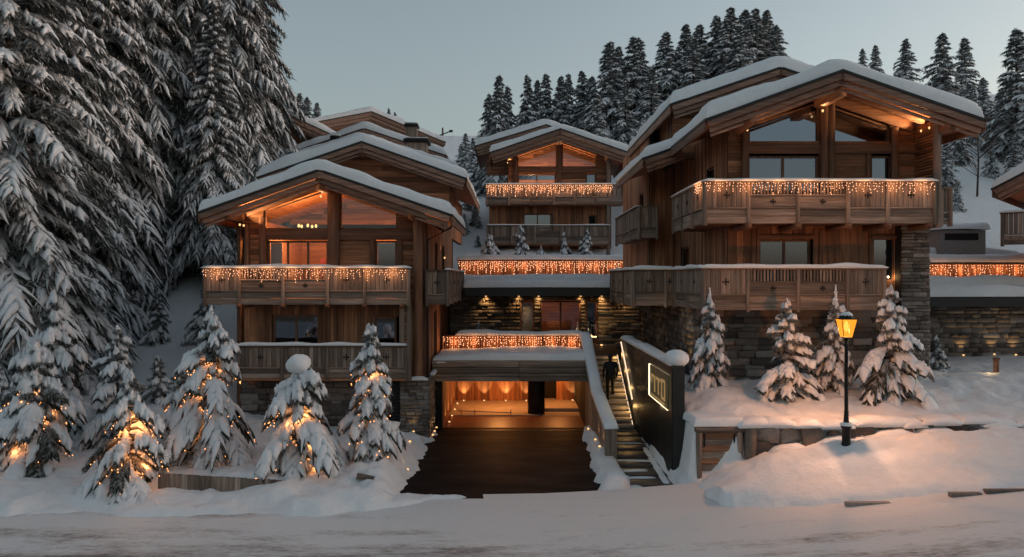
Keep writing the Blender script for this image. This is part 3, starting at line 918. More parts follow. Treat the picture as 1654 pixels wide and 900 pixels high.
# side balcony over the driveway
m_ = MB(); m_.box(-3.1, -2.38, 28.05, 36.5, 4.80, 4.92); balS = m_.build('balcony', 'wood_y', LC)
rail_run(balS, Fr('x', 28.0), [-3.12, -2.36], 'B', 6.02, 5.12, 4.75, snow=0, seed=5)
rail_run(balS, Fr('y', -2.36, 1), [28.02, 30.1, 32.2, 34.3, 36.5], 'BBBB', 6.02, 5.12, 4.75, snow=.06, seed=6)
# soffit spot at the left and a wall light on the side
def spot_fixture(parent, loc, aim, energy, size=80, name='spotlight', r=.035):
    o = MB().lathe([(r * .6, -r), (r, 0), (r, r * 1.2)], 0, 0, 8).build(name, 'fixture', parent)
    o.location = loc
    light('SPOT', name + '_light', Vector(loc) + Vector(aim).normalized() * .06, energy, WARM, parent, .03, aim, size)
spot_fixture(LC, (-9.75, 27.5, 7.62), (.75, .1, .9), 70, 110)
spot_fixture(LC, (-9.75, 27.9, 7.62), (.6, .3, .9), 40, 110)
spot_fixture(LC, (-7.0, 28.1, 8.7), (0, -.5, .6), 7, 110)
spot_fixture(LC, (-2.95, 33.6, 6.6), (-.1, 0, 1), 8, 70)
# down pipe at the eave corner
MB().tube([(-2.1, 27.0, 7.75), (-2.15, 27.1, 7.5), (-3.1, 28.1, 7.1), (-3.1, 28.15, 2.2)], .045, 6).build('drain_pipe', 'metal_dark', LC)

LETTER = 'left chalet'
icicle_lights('warm icicle lights along the upper front balcony of the left chalet', fB, usU[0], usU[-1] - .1, bz(434, 27), .09, .44)

# ------------------------------------------------------------------ right chalet
RC = thing('chalet', 'large timber chalet on the right with two snow-laden stacked gable roofs', 'chalet', (10.3, 25.6, 0))
RP = [(5.97, 10.61), (10.16, 12.12), (14.58, 10.58)]
RY = 25.6
fR = Fr('x', RY)
roofR = roof_poly(RC, RP, 23.6, 28.8, T=.47, wall_y=RY, seed=7)
RP2 = [(5.98, 12.27), (10.12, 13.67), (14.4, 12.2)]
roofR2 = roof_poly(RC, RP2, 28.9, 39.5, T=.5, wall_y=30.2, seed=8)
roofR3 = roof_poly(RC, [(4.93, 10.22), (6.3, 10.70)], 28.75, 36.0, T=.36, wall_y=30, seed=9, eaves=(True, False))
plank_wall(RC, Fr('x', 30.2), 6.3, 14, 10.4, 14, top=lambda q: gz_at(RP2, q) - .16, h=.26)
u = lambda px: PX(px, RY)
zz = lambda py: PZ(py, RY)
topR = lambda q: gz_at(RP, q) - .16
opU = [(u(1208), u(1322), 7.6, zz(252)), (u(1406), u(1440), 7.6, zz(252)), (u(1208), u(1323), zz(231), 14), (u(1346), u(1437), zz(231), 14)]
plank_wall(RC, fR, 7.2, 13.5, 7.5, 12.3, opU, topR)
opM = [(u(1225), u(1309), 4.95, zz(387)), (u(1409), u(1446), zz(455), zz(384))]
plank_wall(RC, fR, 7.2, 12.95, 4.7, 7.5, opM, vert=True, h=.24)
stone_wall(RC, Fr('x', 25.7), 6.3, 12.8, 1.2, 4.7, budget=90, h=(.13, .26), w=(.3, .8))
stone_wall(RC, Fr('x', 25.15), PX(1457, 25.1), PX(1502, 25.1), 1.5, 7.5, budget=150, h=(.08, .16), w=(.16, .5), depth=.6)
stone_wall(RC, Fr('y', PX(1502, 25.1), 1), 25.2, 30, 1.5, 7.5, budget=0, h=(.1, .2))
b2('wall', RC, 13.3, 13.5, 25.8, 40, 1.5, 11.2, 'wood_y')
b2('wall', RC, 6.4, 13.3, 41, 41.2, 3, 12, 'dark')
fR.box('beam', RC, u(1200), u(1480), .03, .13, zz(249), zz(233), 'beam_x')
for a, b_, top_ in ((1197, 1207, 10.9), (1323, 1334, 11.9), (1336, 1345, 11.9), (1437, 1447, 10.7)): fR.box('post', RC, u(a), u(b_), .04, .2, 7.6, top_, 'beam_z')
for a, b_ in ((1398, 1405), (1441, 1448)): fR.box('post', RC, u(a), u(b_), .03, .12, 7.6, zz(250), 'beam_z')
for a in (1213, 1221, 1312, 1322, 1402, 1449): fR.box('batten', RC, u(a), u(a) + .12, .04, .10, 4.75, 7.35, 'beam_z')
for a, b_ in ((1222, 1312), (1405, 1450)): fR.box('beam', RC, u(a), u(b_), .11, .14, zz(386), zz(380), 'beam_x')
rafters(roofR, clipprof(RP, 7.2, 13.4), RY - .1, .13, .32, .16)
b2('ridge_purlin', roofR, 9.98, 10.34, 23.75, RY - .21, 11.35, 11.8, 'beam_y')
for x in (7.35, 13.55): b2('purlin', roofR, x - .17, x + .17, 23.75, RY - .21, gz_at(RP, x) - .66, gz_at(RP, x) - .22, 'beam_y')
rafters(roofR, clipprof(RP, 7.5, 13.4), RY - .75, .13, .18, .14)
gtop = lambda q: gz_at(RP, q) - .5
gable_pane(RC, fR, [(u(1209), zz(231)), (u(1323), zz(231)), (u(1323), gtop(u(1323))), (u(1209), gtop(u(1209)))], 'glass_dark')
gable_pane(RC, fR, [(u(1346), zz(231)), (u(1437), zz(231)), (u(1437), gtop(u(1437))), (u(1346), gtop(u(1346)))], 'glass_dark')
window(RC, fR, u(1208), u(1322), 7.6, zz(252), 2, True, 'glass'); window(RC, fR, u(1406), u(1440), 7.6, zz(252), 1, True, 'glass')
window(RC, fR, u(1225), u(1309), 4.95, zz(387), 2, True, 'glass'); window(RC, fR, u(1409), u(1446), zz(455), zz(384), 1, False, 'glass_dark')
room(RC, u(1200), u(1440), RY + .9, RY + 4, 7.6, 11.0, 'dark')
light('POINT', 'reveal_lamp', (u(1440), RY - .1, 5.75), 1.6, WARM, RC, .03)
# right end: post, slatted side screen
b2('corner_post', RC, PX(1509, 24.2), PX(1518, 24.2), 24.1, 24.3, 7.3, 10.75, 'grey_z')
ms_ = MB(); ms_.box(13.38, 13.44, 24.3, 24.4, 7.6, 10.4); scr = ms_.build('slatted_screen', 'wood_z', RC)
b2('screen_back', scr, 13.44, 13.47, 24.4, 25.55, 7.6, 10.5, 'wood_y')
for k in range(26): b2('slat', scr, 13.38, 13.42, 24.4, 25.55, 7.9 + k * .098, 7.95 + k * .098, 'wood_y')
# left side: front wing and rear wing
fRS = Fr('y', 7.2, -1)
plank_wall(RC, fRS, 25.62, 34.2, 4.7, 10.95, [(31.2, 32.6, 4.9, 7.0), (27.2, 28.4, 7.7, 9.7)], vert=True, h=.26)
window(RC, fRS, 31.2, 32.6, 4.9, 7.0, 1, False, 'glass_dark'); window(RC, fRS, 27.2, 28.4, 7.7, 9.7, 1, False, 'glass_dark')
plank_wall(RC, Fr('x', 34), 6.1, 7.19, 4.7, 10.9, vert=True, h=.26)
plank_wall(RC, Fr('y', 6.1, -1), 34.02, 42, 4.7, 12.2, [(35.5, 36.6, 7.7, 9.7)], vert=True, h=.26)
window(RC, Fr('y', 6.1, -1), 35.5, 36.6, 7.7, 9.7, 1, False, 'glass_dark')
plank_wall(RC, Fr('y', 6.6, -1), 30.3, 40, 10.5, 12.4, vert=True, h=.4)
stone_wall(RC, Fr('y', 6.25, -1), 25.72, 42, .5, 4.7, budget=0, h=(.14, .28), w=(.3, .9))
# balconies
fB = Fr('x', 24.0)
usRU = [PX(p, 24) for p in (1139, 1208, 1288, 1369, 1433, 1508)]
m_ = MB(); m_.box(usRU[0], usRU[-1], 24.03, 25.55, 7.44, 7.56).box(usRU[0], 7.15, 25.55, 28.6, 7.44, 7.56); bal = m_.build('balcony', 'wood_x', RC)
rail_run(bal, fB, usRU, 'BSSBB', bz(293, 24), bz(336, 24), bz(361, 24), snow=.10, seed=11)
rail_run(bal, Fr('y', usRU[0], -1), [24.04, 25.6, 27.1, 28.6], 'BBB', bz(293, 24), bz(336, 24), bz(361, 24), snow=.06, seed=12)
rail_run(bal, Fr('x', 24.5), [PX(1519, 24.5), PX(1534, 24.5)], 'B', bz(300, 24), bz(340, 24), bz(361, 24), snow=0, cross=False, seed=13)
for p in (1208, 1288, 1369, 1433, 1500): b2('joist', bal, PX(p, 24) - .09, PX(p, 24) + .09, 23.9, 25.5, 7.26, 7.435, 'beam_y')
usRL = [PX(p, 24) for p in (1136, 1207.5, 1288.5, 1367.6, 1427)]
m_ = MB(); m_.box(usRL[0], usRL[-1], 24.03, 25.55, 4.74, 4.86).box(4.42, 7.15, 28.03, 33.9, 4.74, 4.86).box(usRL[0], 7.15, 25.55, 28.03, 4.74, 4.86); bal2 = m_.build('balcony', 'wood_x', RC)
zt, zl_, zb = bz(433, 24), bz(476, 24), bz(501, 24)
rail_run(bal2, fB, usRL, 'BSSB', zt, zl_, zb, snow=.15, seed=14)
rail_run(bal2, Fr('y', usRL[0], -1), [24.04, 26.0, 27.95], 'BB', zt, zl_, zb, snow=.12, seed=15)
rail_run(bal2, Fr('x', 28.0), [4.42, 5.6, usRL[0] - .1], 'BB', zt, zl_, zb, snow=.13, seed=16)
rail_run(bal2, Fr('y', 4.4, -1), [28.04, 30, 32, 33.9], 'BBB', zt, zl_, zb, snow=.1, seed=17)
rail_run(bal2, Fr('y', usRL[-1], 1), [24.08, 25.5], 'B', zt, zl_, zb, snow=.1, seed=18)
m_ = MB(); m_.box(5.35, 6.05, 32.33, 39, 7.44, 7.56); bal3 = m_.build('balcony', 'wood_y', RC)
rail_run(bal3, Fr('x', 32.3), [5.35, 6.1], 'B', 8.75, 7.85, 7.4, snow=0, cross=False, seed=19)
rail_run(bal3, Fr('y', 5.33, -1), [32.34, 34.5, 36.8, 39], 'BBB', 8.75, 7.85, 7.4, snow=.05, cross=False, seed=20)
spot_fixture(RC, (13.38, 24.6, 10.52), (-.8, .1, .85), 90, 110); spot_fixture(RC, (13.38, 25.1, 10.52), (-.8, 0, .85), 60, 110)
spot_fixture(RC, (7.6, 24.8, 10.5), (.8, .1, .85), 30, 110); spot_fixture(RC, (10.2, 25.2, 11.2), (0, -.6, .5), 5, 110)
icicle_lights('warm icicle lights along the upper front balcony of the right chalet', fB, usRU[0], usRU[-1], bz(294, 24), .09, .43)
icicle_lights('short string of icicle lights on the receding left side of the upper right balcony', Fr('y', usRU[0], -1), 24.1, 24.9, bz(294, 24), .09, .4)

# ------------------------------------------------------------------ central chalet on the slope
MC = thing('chalet', 'smaller timber chalet up the slope in the middle between the two large chalets', 'chalet', (3.3, 53.3, 7.5))
MP = [(-1.5, 14.15), (3.24, 15.75), (8.0, 14.1)]
MY = 53.4
fM = Fr('x', MY)
roofM = roof_poly(MC, MP, 51.4, 57, T=.42, wall_y=MY, seed=21, barge=(.28, .22, .14))
MP2 = [(-2.75, 15.55), (2.55, 17.15), (9.0, 14.9)]
roofM2 = roof_poly(MC, MP2, 57.0, 68, T=.45, wall_y=58, seed=22, barge=(.28, .22, .14))
plank_wall(MC, Fr('x', 58.0), -1.9, 7, 13.5, 17, top=lambda q: gz_at(MP2, q) - .2, h=.3)
u = lambda px: PX(px, MY)
zz = lambda py: PZ(py, MY)
topM = lambda q: gz_at(MP, q) - .16
opU = [(u(836), u(898), 10.9, zz(280)), (u(946), u(963), 10.9, zz(280)), (u(836), u(898), zz(270), 18), (u(908), u(963), zz(270), 18)]
plank_wall(MC, fM, u(822), u(985), 10.8, 15.6, opU, topM, h=.26)
opM = [(u(845), u(891), 8.3, zz(345)), (u(948), u(964), 8.3, zz(347))]
plank_wall(MC, fM, u(790), u(985), 7.0, 10.8, opM, vert=True, h=.3)
fM.box('beam', MC, u(830), u(985), .03, .14, zz(280) + .01, zz(270) - .01, 'beam_x')
for a, b_, t_ in ((829, 835, 14.4), (899, 907, 15.4), (979, 986, 14.2)): fM.box('post', MC, u(a), u(b_), .04, .22, 10.9, t_, 'beam_z')
rafters(roofM, clipprof(MP, u(822), u(985)), MY - .1, .13, .4, .18)
for x in (-.1, 3.24, 6.6): b2('purlin', roofM, x - .2, x + .2, 51.6, MY - .22, gz_at(MP, x) - .8, gz_at(MP, x) - .25, 'beam_y')
gtop = lambda q: gz_at(MP, q) - .62
gable_pane(MC, fM, [(u(836), zz(270)), (u(899), zz(270)), (u(899), gtop(u(899))), (u(836), max(zz(267), gtop(u(836))))], 'glass_clear')
gable_pane(MC, fM, [(u(908), zz(270)), (u(963), zz(270)), (u(963), max(zz(267), gtop(u(963)))), (u(908), gtop(u(908)))], 'glass_clear')
window(MC, fM, u(836), u(898), 10.9, zz(280), 2, False, 'glass_clear', room=None, fw=.1); window(MC, fM, u(946), u(963), 10.9, zz(280), 1, True, 'glass', fw=.1)
window(MC, fM, u(845), u(891), 8.3, zz(345), 2, True, 'glass', fw=.1); window(MC, fM, u(948), u(964), 8.3, zz(347), 1, False, 'glass_dark', fw=.1)
room(MC, u(824), u(966), MY + .25, MY + 5, 10.85, 13.2, 'wood_x')
light('POINT', 'room_lamp', (1.4, MY + 1.5, 12.6), 190, (1, .6, .28), MC, .15)
light('POINT', 'room_lamp', (4.2, MY + 1.8, 13.6), 70, (1, .6, .3), MC, .15)
b2('wall', MC, u(822) - .1, u(822) + .05, MY + .01, 67, 7, 14.6, 'wood_y'); b2('wall', MC, u(985) - .05, u(985) + .1, MY + .01, 67, 7, 14.6, 'wood_y')
Y = 52.0
usC = [PX(p, Y) for p in (786, 822, 858, 894, 928, 962, 1007)]
m_ = MB(); m_.box(usC[0], usC[-1], Y + .03, MY - .05, 10.7, 10.85); bm = m_.build('balcony', 'wood_x', MC)
rail_run(bm, Fr('x', Y), usC, 'BBSSBB', PZ(298, Y), PZ(318, Y), PZ(330, Y), snow=.1, cross=False, seed=23)
rail_run(bm, Fr('y', usC[0], -1), [Y + .05, MY - .05], 'B', PZ(298, Y), PZ(318, Y), PZ(330, Y), snow=0, cross=False, seed=24)
usC2 = [PX(p, Y) for p in (787, 826, 864, 905, 946, 984)]
m_ = MB(); m_.box(usC2[0], usC2[-1], Y + .03, MY - .05, 7.95, 8.1); bm2 = m_.build('balcony', 'wood_x', MC)
rail_run(bm2, Fr('x', Y), usC2, 'BBSBB', PZ(364, Y), PZ(382, Y), PZ(394, Y), snow=.08, cross=False, seed=25)
b2('post', bm, PX(983, Y) - .12, PX(983, Y) + .12, Y + .1, Y + .3, 7.2, 14.0, 'grey_z')
spot_fixture(MC, (-.3, 52.4, 13.6), (.6, 0, .9), 18, 110)
icicle_lights('bright icicle lights along the upper balcony of the central chalet', Fr('x', Y), usC[0], usC[-1] - .8, PZ(299, Y), .1, .75, .026, dens=.95)

# ------------------------------------------------------------------ entrance building with flat roof and terrace
EB = thing('entrance_building', 'low stone entrance building with flat snowy roof and wall lights between the chalets', 'building', (2, 37, 2.45))
EY = 37.0
fE = Fr('x', EY)
u = lambda px: PX(px, EY)
zz = lambda py: PZ(py, EY)
opE = [(u(840), u(863), 2.5, zz(486)), (u(873), u(938), 2.5, zz(486)), (u(946), u(966), 2.5, zz(486))]
stone_wall(EB, fE, -3.0, 6.2, 2.2, 5.2, opE, budget=200, h=(.09, .2), w=(.2, .7))
for a, b_, n_ in ((840, 863, 1), (873, 938, 2), (946, 966, 1)): window(EB, fE, u(a), u(b_), 2.5, zz(486), n_, n_ == 1 and a == 840, 'glass_clear', room=None, fmat='beam')
rmE = room(EB, u(832), u(985), EY + .3, EY + 4, 2.45, 5.1, 'wood_x', True)
light('POINT', 'lobby_lamp', (u(890), EY + 1.8, 4.6), 24, (1, .47, .2), EB, .1)
b2('reception_desk', EB, u(885), u(930), EY + 2.4, EY + 3.0, 2.45, 3.5, 'beam_x')
fE.box('door_leaf', EB, u(950), u(962), -.5, -.45, 2.46, 4.5, 'dark')
m_ = MB(); m_.box(-2.1, 5.3, 34.4, 38.0, 4.92, 5.28).box(-3.0, 6.2, 37.9, 46, 4.95, 5.50); fr_ = m_.build('flat_roof', 'black_clad', EB)
snow_slab('snow', fr_, [(-2.1, 5.285), (1.6, 5.3), (5.35, 5.285)], 34.45, 37.75, .30, seed=31)
snow_slab('snow', fr_, [(-3.0, 5.50), (1.6, 5.51), (6.2, 5.50)], 37.95, 45.8, .36, seed=32)
for i, p in enumerate((785, 838, 870, 938, 972, 1012)):
    x = PX(p, 36.7)
    o = MB().lathe([(.05, 4.84), (.05, 4.9)], x, 36.72, 8).build('downlight', 'fixture', EB)
    light('SPOT', 'downlight_beam', (x, 36.80, 4.86), [22, 20, 17, 19, 24, 15][i], (1, .55, .20), EB, .05, (0, .16, -1), 110, 1.0)
o = MB().lathe([(.06, 2.5), (.06, 2.56)], PX(972, 36.5), 36.6, 8).build('uplight', 'fixture', EB)
light('SPOT', 'uplight_beam', (PX(972, 36.5), 36.62, 2.58), 14, (1, .60, .20), EB, .05, (0, .12, 1), 90, 1.0)
# upper terrace balustrade
TB = thing('terrace_balustrade', 'snow-topped balustrade with lights on the roof terrace below the central chalet', 'balustrade', (2, 46, 5.8))
fT = Fr('x', 46)
usT = list(np.linspace(PX(742, 46), PX(1021, 46), 8))
m_ = MB(); m_.box(usT[0], usT[-1], 46.05, 46.15, 5.3, PZ(424, 46)); tbw = m_.build('backing', 'dark', TB)
for i in range(7):
    k = 10; w = (usT[i + 1] - usT[i]) / k
    for j in range(k): fT.box('board', TB, usT[i] + j * w + .01, usT[i] + (j + 1) * w - .01, -.04, .0 + random.uniform(0, .015), 5.3, PZ(423, 46), 'wood_z')
for x in usT: fT.box('post', TB, x - .06, x + .06, .02, .08, 5.3, PZ(421, 46), 'beam_z')
fT.box('rail', TB, usT[0] - .1, usT[-1] + .1, -.1, .12, PZ(423, 46), PZ(420.5, 46), 'beam_x')
snow_slab('snow', TB, [(usT[0] - .1, PZ(420.5, 46) + .01), (usT[3], PZ(420, 46) + .02), (usT[-1] + .1, PZ(420.5, 46) + .01)], 45.9, 47.8, .26, seed=33)
icicle_lights('dense glowing light curtain on the roof terrace balustrade below the central chalet', fT, usT[0], usT[-1], PZ(421, 46) - .03, .1, .85, .024, dens=1.0)

# ------------------------------------------------------------------ garage and lower terrace
GB = thing('garage', 'open underground garage with warm lights under a timber-clad deck', 'garage', (0, 30, -.2))
GX0, GX1, GY = PX(716, 30), PX(945, 30), 30.0
m_ = MB(); m_.box(GX0 - .4, GX1 + .3, 29.6, 33.8, 1.82, 2.42); deck = m_.build('deck', 'dark', GB)
for k, (za, zb) in enumerate(((2.30, 2.56), (2.06, 2.29), (1.92, 2.05), (1.74, 1.91))):
    for a, b_ in ((GX0 - .38, .02 + .25), (.28, GX1 + .12)): b2('fascia_board', deck, a, b_ - .01, 29.5 + .02 * k, 29.595, za, zb - .012, 'grey_x')
snow_slab('snow', deck, [(GX0 - .3, 2.43), (GX0 + 1.8, 2.52), (GX1 + .1, 2.53)], 29.62, 33.0, .28, seed=41)
m_ = MB(); m_.box(GX0 - .4, 4.9, 33.0, EY, 2.2, 2.44); m_.build('terrace_floor', 'paving', GB)
# inside
m_ = MB(); m_.box(GX0 - .3, GX1 + .4, 30.2, 32.9, -.55, -.20); m_.build('floor', 'epoxy', GB)
m_ = MB(); m_.box(GX0 - .3, GX1 - 1.6, 32.91, 37.2, -.55, -.16).box(GX1 - 1.6, GX1 + .4, 34.0, 37.2, -.55, -.05).box(GX1 - 1.6, GX1 + .4, 32.91, 34.0, -.55, -.195); m_.build('back_floor', 'concrete', GB)
fG = Fr('x', 36.9)
gw = plank_wall(GB, fG, GX0 - .3, 1.1, -.2, 1.95, vert=True, h=.42)
plank_wall(GB, Fr('x', 36.4), GX1 - .75, GX1 + .4, -.2, 1.95, vert=True, h=.3)
plank_wall(GB, Fr('y', GX0 - .05, 1), 29.9, 36.9, -.3, 1.9, vert=True, h=.5)
b2('side_wall', GB, GX1 + .1, GX1 + .3, 29.9, 40.6, -.5, 1.85, 'dark')
b2('pillar', GB, .70, 1.42, 33.3, 33.9, -.17, 1.85, 'black_clad')
b2('lintel', GB, 1.5, GX1 - .75, 36.3, 36.5, 1.45, 1.8, 'dark')
b2('parapet', GB, 1.2, GX1 - .76, 36.86, 37.0, -.04, .75, 'dark')
b2('soffit', GB, GX0 - .3, GX1 + .3, 30.0, 37.2, 1.80, 1.815, 'wood_x')
bar = MB(); bar.tube([(GX0 + .35, 32.95, .02), (-.0, 32.95, -.06)], .02, 6)
for x in (GX0 + .5, -1.6, -.05): bar.tube([(x, 32.95, -.2), (x, 32.95, .08)], .02, 6)
bar.build('low_barrier', 'concrete', GB)
b2('drain_grate', GB, GX0 - .1, GX1 - .1, 29.55, 29.72, -.25, -.155, 'metal_dark')
b2('threshold', GB, GX0 - .2, GX1, 30.12, 30.2, -.28, -.185, 'concrete')
gl_names = []
def uplight(label, loc, wall_dir, e, group, lit=(1, .60, .24), parent=None, size=75):
    t = thing('uplight', label, 'light', loc, group)
    MB().lathe([(.038, loc[2] - .02), (.038, loc[2] + .02), (.02, loc[2] + .025)], loc[0], loc[1], 8).build('housing', 'fixture', t)
    light('SPOT', 'uplight_beam', (loc[0], loc[1], loc[2] + .05), e, lit, t, .03, (wall_dir[0], wall_dir[1], 1), size, .8)
ordn = ['first', 'second', 'third', 'fourth', 'fifth', 'sixth', 'seventh', 'eighth', 'ninth', 'tenth', 'eleventh', 'twelfth', 'thirteenth', 'fourteenth', 'fifteenth', 'sixteenth', 'seventeenth', 'eighteenth', 'nineteenth', 'twentieth', 'twenty-first', 'twenty-second', 'twenty-third', 'twenty-fourth', 'twenty-fifth', 'twenty-sixth', 'twenty-seventh', 'twenty-eighth', 'twenty-ninth', 'thirtieth']
for i, px in enumerate((749, 782, 817, 850)):
    uplight(f'{ordn[i]} small uplight from the left along the garage back wall', (PX(px, 36.6), 36.65, -.12), (0, .10), 30, 'uplights inside the garage')
uplight('small uplight in the right rear corner of the garage beyond the pillar', (PX(925, 36.1), 36.15, -.02), (0, .10), 26, 'uplights inside the garage')
for i, y in enumerate((31.2, 32.6, 34.2, 35.8)):
    uplight(f'{ordn[i]} floor light from the entrance along the left garage wall', (GX0 + .14, y, -.12), (-.12, 0), 14, 'uplights inside the garage')
light('POINT', 'garage_ceiling_lamp', (-.6, 34.6, 1.6), 75, (1, .40, .11), GB, .25)
light('POINT', 'garage_ceiling_lamp', (2.1, 35.0, 1.6), 40, (1, .40, .11), GB, .2)
for i, y in enumerate((27.9, 28.6, 29.3)):
    uplight(f'{ordn[i]} uplight from the road along the stone wall left of the driveway', (-2.88, y, .02), (-.1, 0), 7, 'uplights beside the driveway')
for i, (x, y) in enumerate(((-3.5, 27.3), (-3.35, 25.2), (-3.05, 22.4))):
    z = gnd(x, y)
    uplight(f'{ordn[i]} small ground light from the house in the snow left of the driveway', (x, y, z + .02), (-.2, .5), 2.5, 'ground lights in the snow')
# terrace balustrade over the garage
LB = thing('terrace_balustrade', 'snow-topped slatted balustrade with lights above the garage opening', 'balustrade', (0, 33.2, 2.45))
fT = Fr('x', 33.2)
xa, xb = PX(714, 33.2), PX(943, 33.2)
n = 62
for i in range(n): fT.box('slat', LB, xa + (xb - xa) * i / n + .008, xa + (xb - xa) * (i + 1) / n - .018, 0, .03 + random.uniform(0, .01), 2.44, PZ(544, 33.2), 'wood_z')
fT.box('rail', LB, xa, xb, -.06, .09, PZ(544, 33.2), PZ(541.5, 33.2), 'beam_x')
m_ = MB(); m_.box(xa, xb, 33.25, 33.29, 2.44, PZ(545, 33.2)); m_.build('backing', 'dark', LB)
snow_bar('snow', LB, [(xa + .6, 33.2, PZ(541.5, 33.2)), (xb + .05, 33.2, PZ(541.5, 33.2))], .42, .20, 7)
icicle_lights('dense orange light curtain on the balustrade above the garage opening', fT, xa + .1, xb - .1, PZ(543, 33.2), .07, .68, .02, dens=1.05)

# ------------------------------------------------------------------ stairs, parapet, sign wall
ST = thing('staircase', 'lit outdoor staircase climbing from the walkway to the entrance beside the black sign wall', 'stairs', (3.8, 28, .2))
nst = 13; y0s, y1s, z0s, z1s = 27.9, 32.4, .2, 2.44
for k in range(nst):
    ya = y0s + (y1s - y0s) * k / nst; zt_ = z0s + (z1s - z0s) * (k + 1) / nst
    b2('step', ST, 3.14, 4.44, ya, ya + (y1s - y0s) / nst + .04, zt_ - .172, zt_, 'concrete')
m_ = MB(); m_.prism([(3.14, 27.95, -.3), (3.14, 32.4, -.3), (3.14, 32.4, 2.1), (3.14, 27.95, 0.0)], (1.3, 0, 0)); m_.build('stair_base', 'dark', ST)
m_ = MB(); m_.box(3.0, 4.5, 32.4, 37, 2.2, 2.445); m_.build('landing', 'paving', ST)
hr = MB(); hr.tube([(4.43, 28.3, 1.25), (4.43, 31.2, 3.12)], .028, 6); hr.build('lit_handrail', 'led', ST)
hl = MB(); hl.tube([(4.41, 27.95, .32), (4.41, 32.2, 2.5)], .014, 5); hl.build('led_strip', 'led', ST)
for k in range(4): light('POINT', 'stair_light', (4.36, 28.6 + k * 1.1, .95 + k * .53), 3.0, (1, .58, .2), ST, .05)
WK = thing('walkway', 'wet dark paved walkway with snow patches leading from the road to the stairs', 'path', (3.8, 24, 0))
for k in range(8): b2('slab', WK, 3.05, 4.5, 20.15 + k * .975, 20.15 + (k + 1) * .975 - .012, -.25, -.02 + .028 * k, 'paving')
snow_bar('snow', WK, [(3.2, 21.2, -.02), (3.5, 20.6, -.02)], .5, .05, 3); snow_bar('snow', WK, [(3.2, 22.6, .02), (4.0, 22.7, .03)], .3, .035, 4); snow_bar('snow', WK, [(3.15, 23.8, .06), (4.3, 23.7, .06)], .22, .03, 8)
snow_bar('snow', WK, [(3.15, 25.9, .13), (4.4, 25.9, .13)], .12, .03, 9); snow_bar('snow', WK, [(3.2, 21.9, 0), (4.1, 21.95, 0)], .2, .03, 2); snow_bar('snow', WK, [(4.3, 21.3, -.02), (4.38, 25.5, .08)], .2, .06, 2)
b2('landing_edge', WK, 3.1, 4.48, 27.84, 27.89, -.1, .215, 'concrete')
PA = thing('stair_parapet', 'timber-clad stair parapet with a thick cap of snow beside the driveway', 'parapet', (3, 25, 0))
path = [(3.0, 23.6, 1.12), (3.0, 27.2, 1.62), (3.0, 31.2, 3.22), (3.0, 33.2, 3.26)]
m_ = MB()
for (x, ya, za), (_, yb, zb_) in zip(path[:-1], path[1:]): m_.prism([(2.93, ya, -.3), (2.93, yb, -.3), (2.93, yb, zb_), (2.93, ya, za)], (.16, 0, 0))
pw = m_.build('core', 'dark', PA)
y = 23.62
while y < 30.0:
    zt_ = float(np.interp(y, [p[1] for p in path], [p[2] for p in path]))
    b2('board', PA, 2.885, 2.926, y, y + .15, -.25, zt_ - .03, 'grey_z'); y += .17
b2('post', PA, 2.84, 3.20, 23.42, 23.59, -.3, 1.14, 'grey_z')
for k in range(2): b2('end_board', PA, 2.85 + .175 * k, 2.85 + .175 * k + .165, 23.39, 23.418, -.28, 1.13, 'grey_z')
snow_bar('snow', PA, [(3.02, 23.3, 1.12), (3.02, 27.2, 1.62), (3.02, 31.2, 3.22), (3.02, 33.3, 3.26)], .44, .20, 4)
for i, y in enumerate((24.2, 25.4, 26.6, 27.8)):
    uplight(f'{ordn[i]} uplight from the road along the boarded stair parapet', (2.76, y, gnd(2.76, y) + .04), (.1, 0), 3.0, 'uplights along the stair parapet')
SW = thing('sign_wall', 'tall black clad wall with illuminated sign and rounded snow cap beside the stairs', 'wall', (4.68, 21.6, 0))
m_ = MB(); m_.box(4.52, 4.86, 21.6, 31.6, -.4, 3.22); m_.build('wall_body', 'black_clad', SW)
for k in range(9): b2('cladding_panel', SW, 4.505, 4.518, 21.62 + k * 1.11, 21.62 + (k + 1) * 1.11 - .015, -.3, 3.19, 'black_clad')
snow_bar('snow', SW, [(4.68, 21.75, 3.22), (4.68, 31.7, 3.22)], .44, .18, 12, n=60)
so_ = MB()
V, Fq = [], []
for i in range(9):
    for j in range(14):
        th, ph = math.pi * i / 8, 2 * math.pi * j / 14
        V.append((4.70 + .36 * math.sin(th) * math.cos(ph), 21.95 + .45 * math.sin(th) * math.sin(ph), 3.42 + .25 * math.cos(th)))
so_.v = V; so_.f = [(i * 14 + j, i * 14 + (j + 1) % 14, (i + 1) * 14 + (j + 1) % 14, (i + 1) * 14 + j) for i in range(8) for j in range(14)]; so_.m = [0] * len(so_.f)
so_.build('snow_lump', 'snow', SW, True)
SG = thing('illuminated_sign', 'backlit rectangular sign with golden lettering on the black wall', 'sign', (4.45, 23.6, 1.9))
b2('light_tray', SG, 4.47, 4.50, 22.1, 25.12, 1.90, 2.92, 'led_sign')
light('POINT', 'sign_glow', (4.38, 25.25, 2.4), 1.4, (1, .7, .35), SG, .1)
light('POINT', 'sign_glow', (4.34, 23.4, 1.85), 1.0, (1, .7, .35), SG, .1)
b2('plate', SG, 4.42, 4.468, 21.78, 24.62, 1.97, 2.94, 'brass_plate')
ltr = MB()
def stroke(a, b_, z0, z1): ltr.box(4.395, 4.419, min(a, b_) - .28, max(a, b_) - .28, z0, z1)
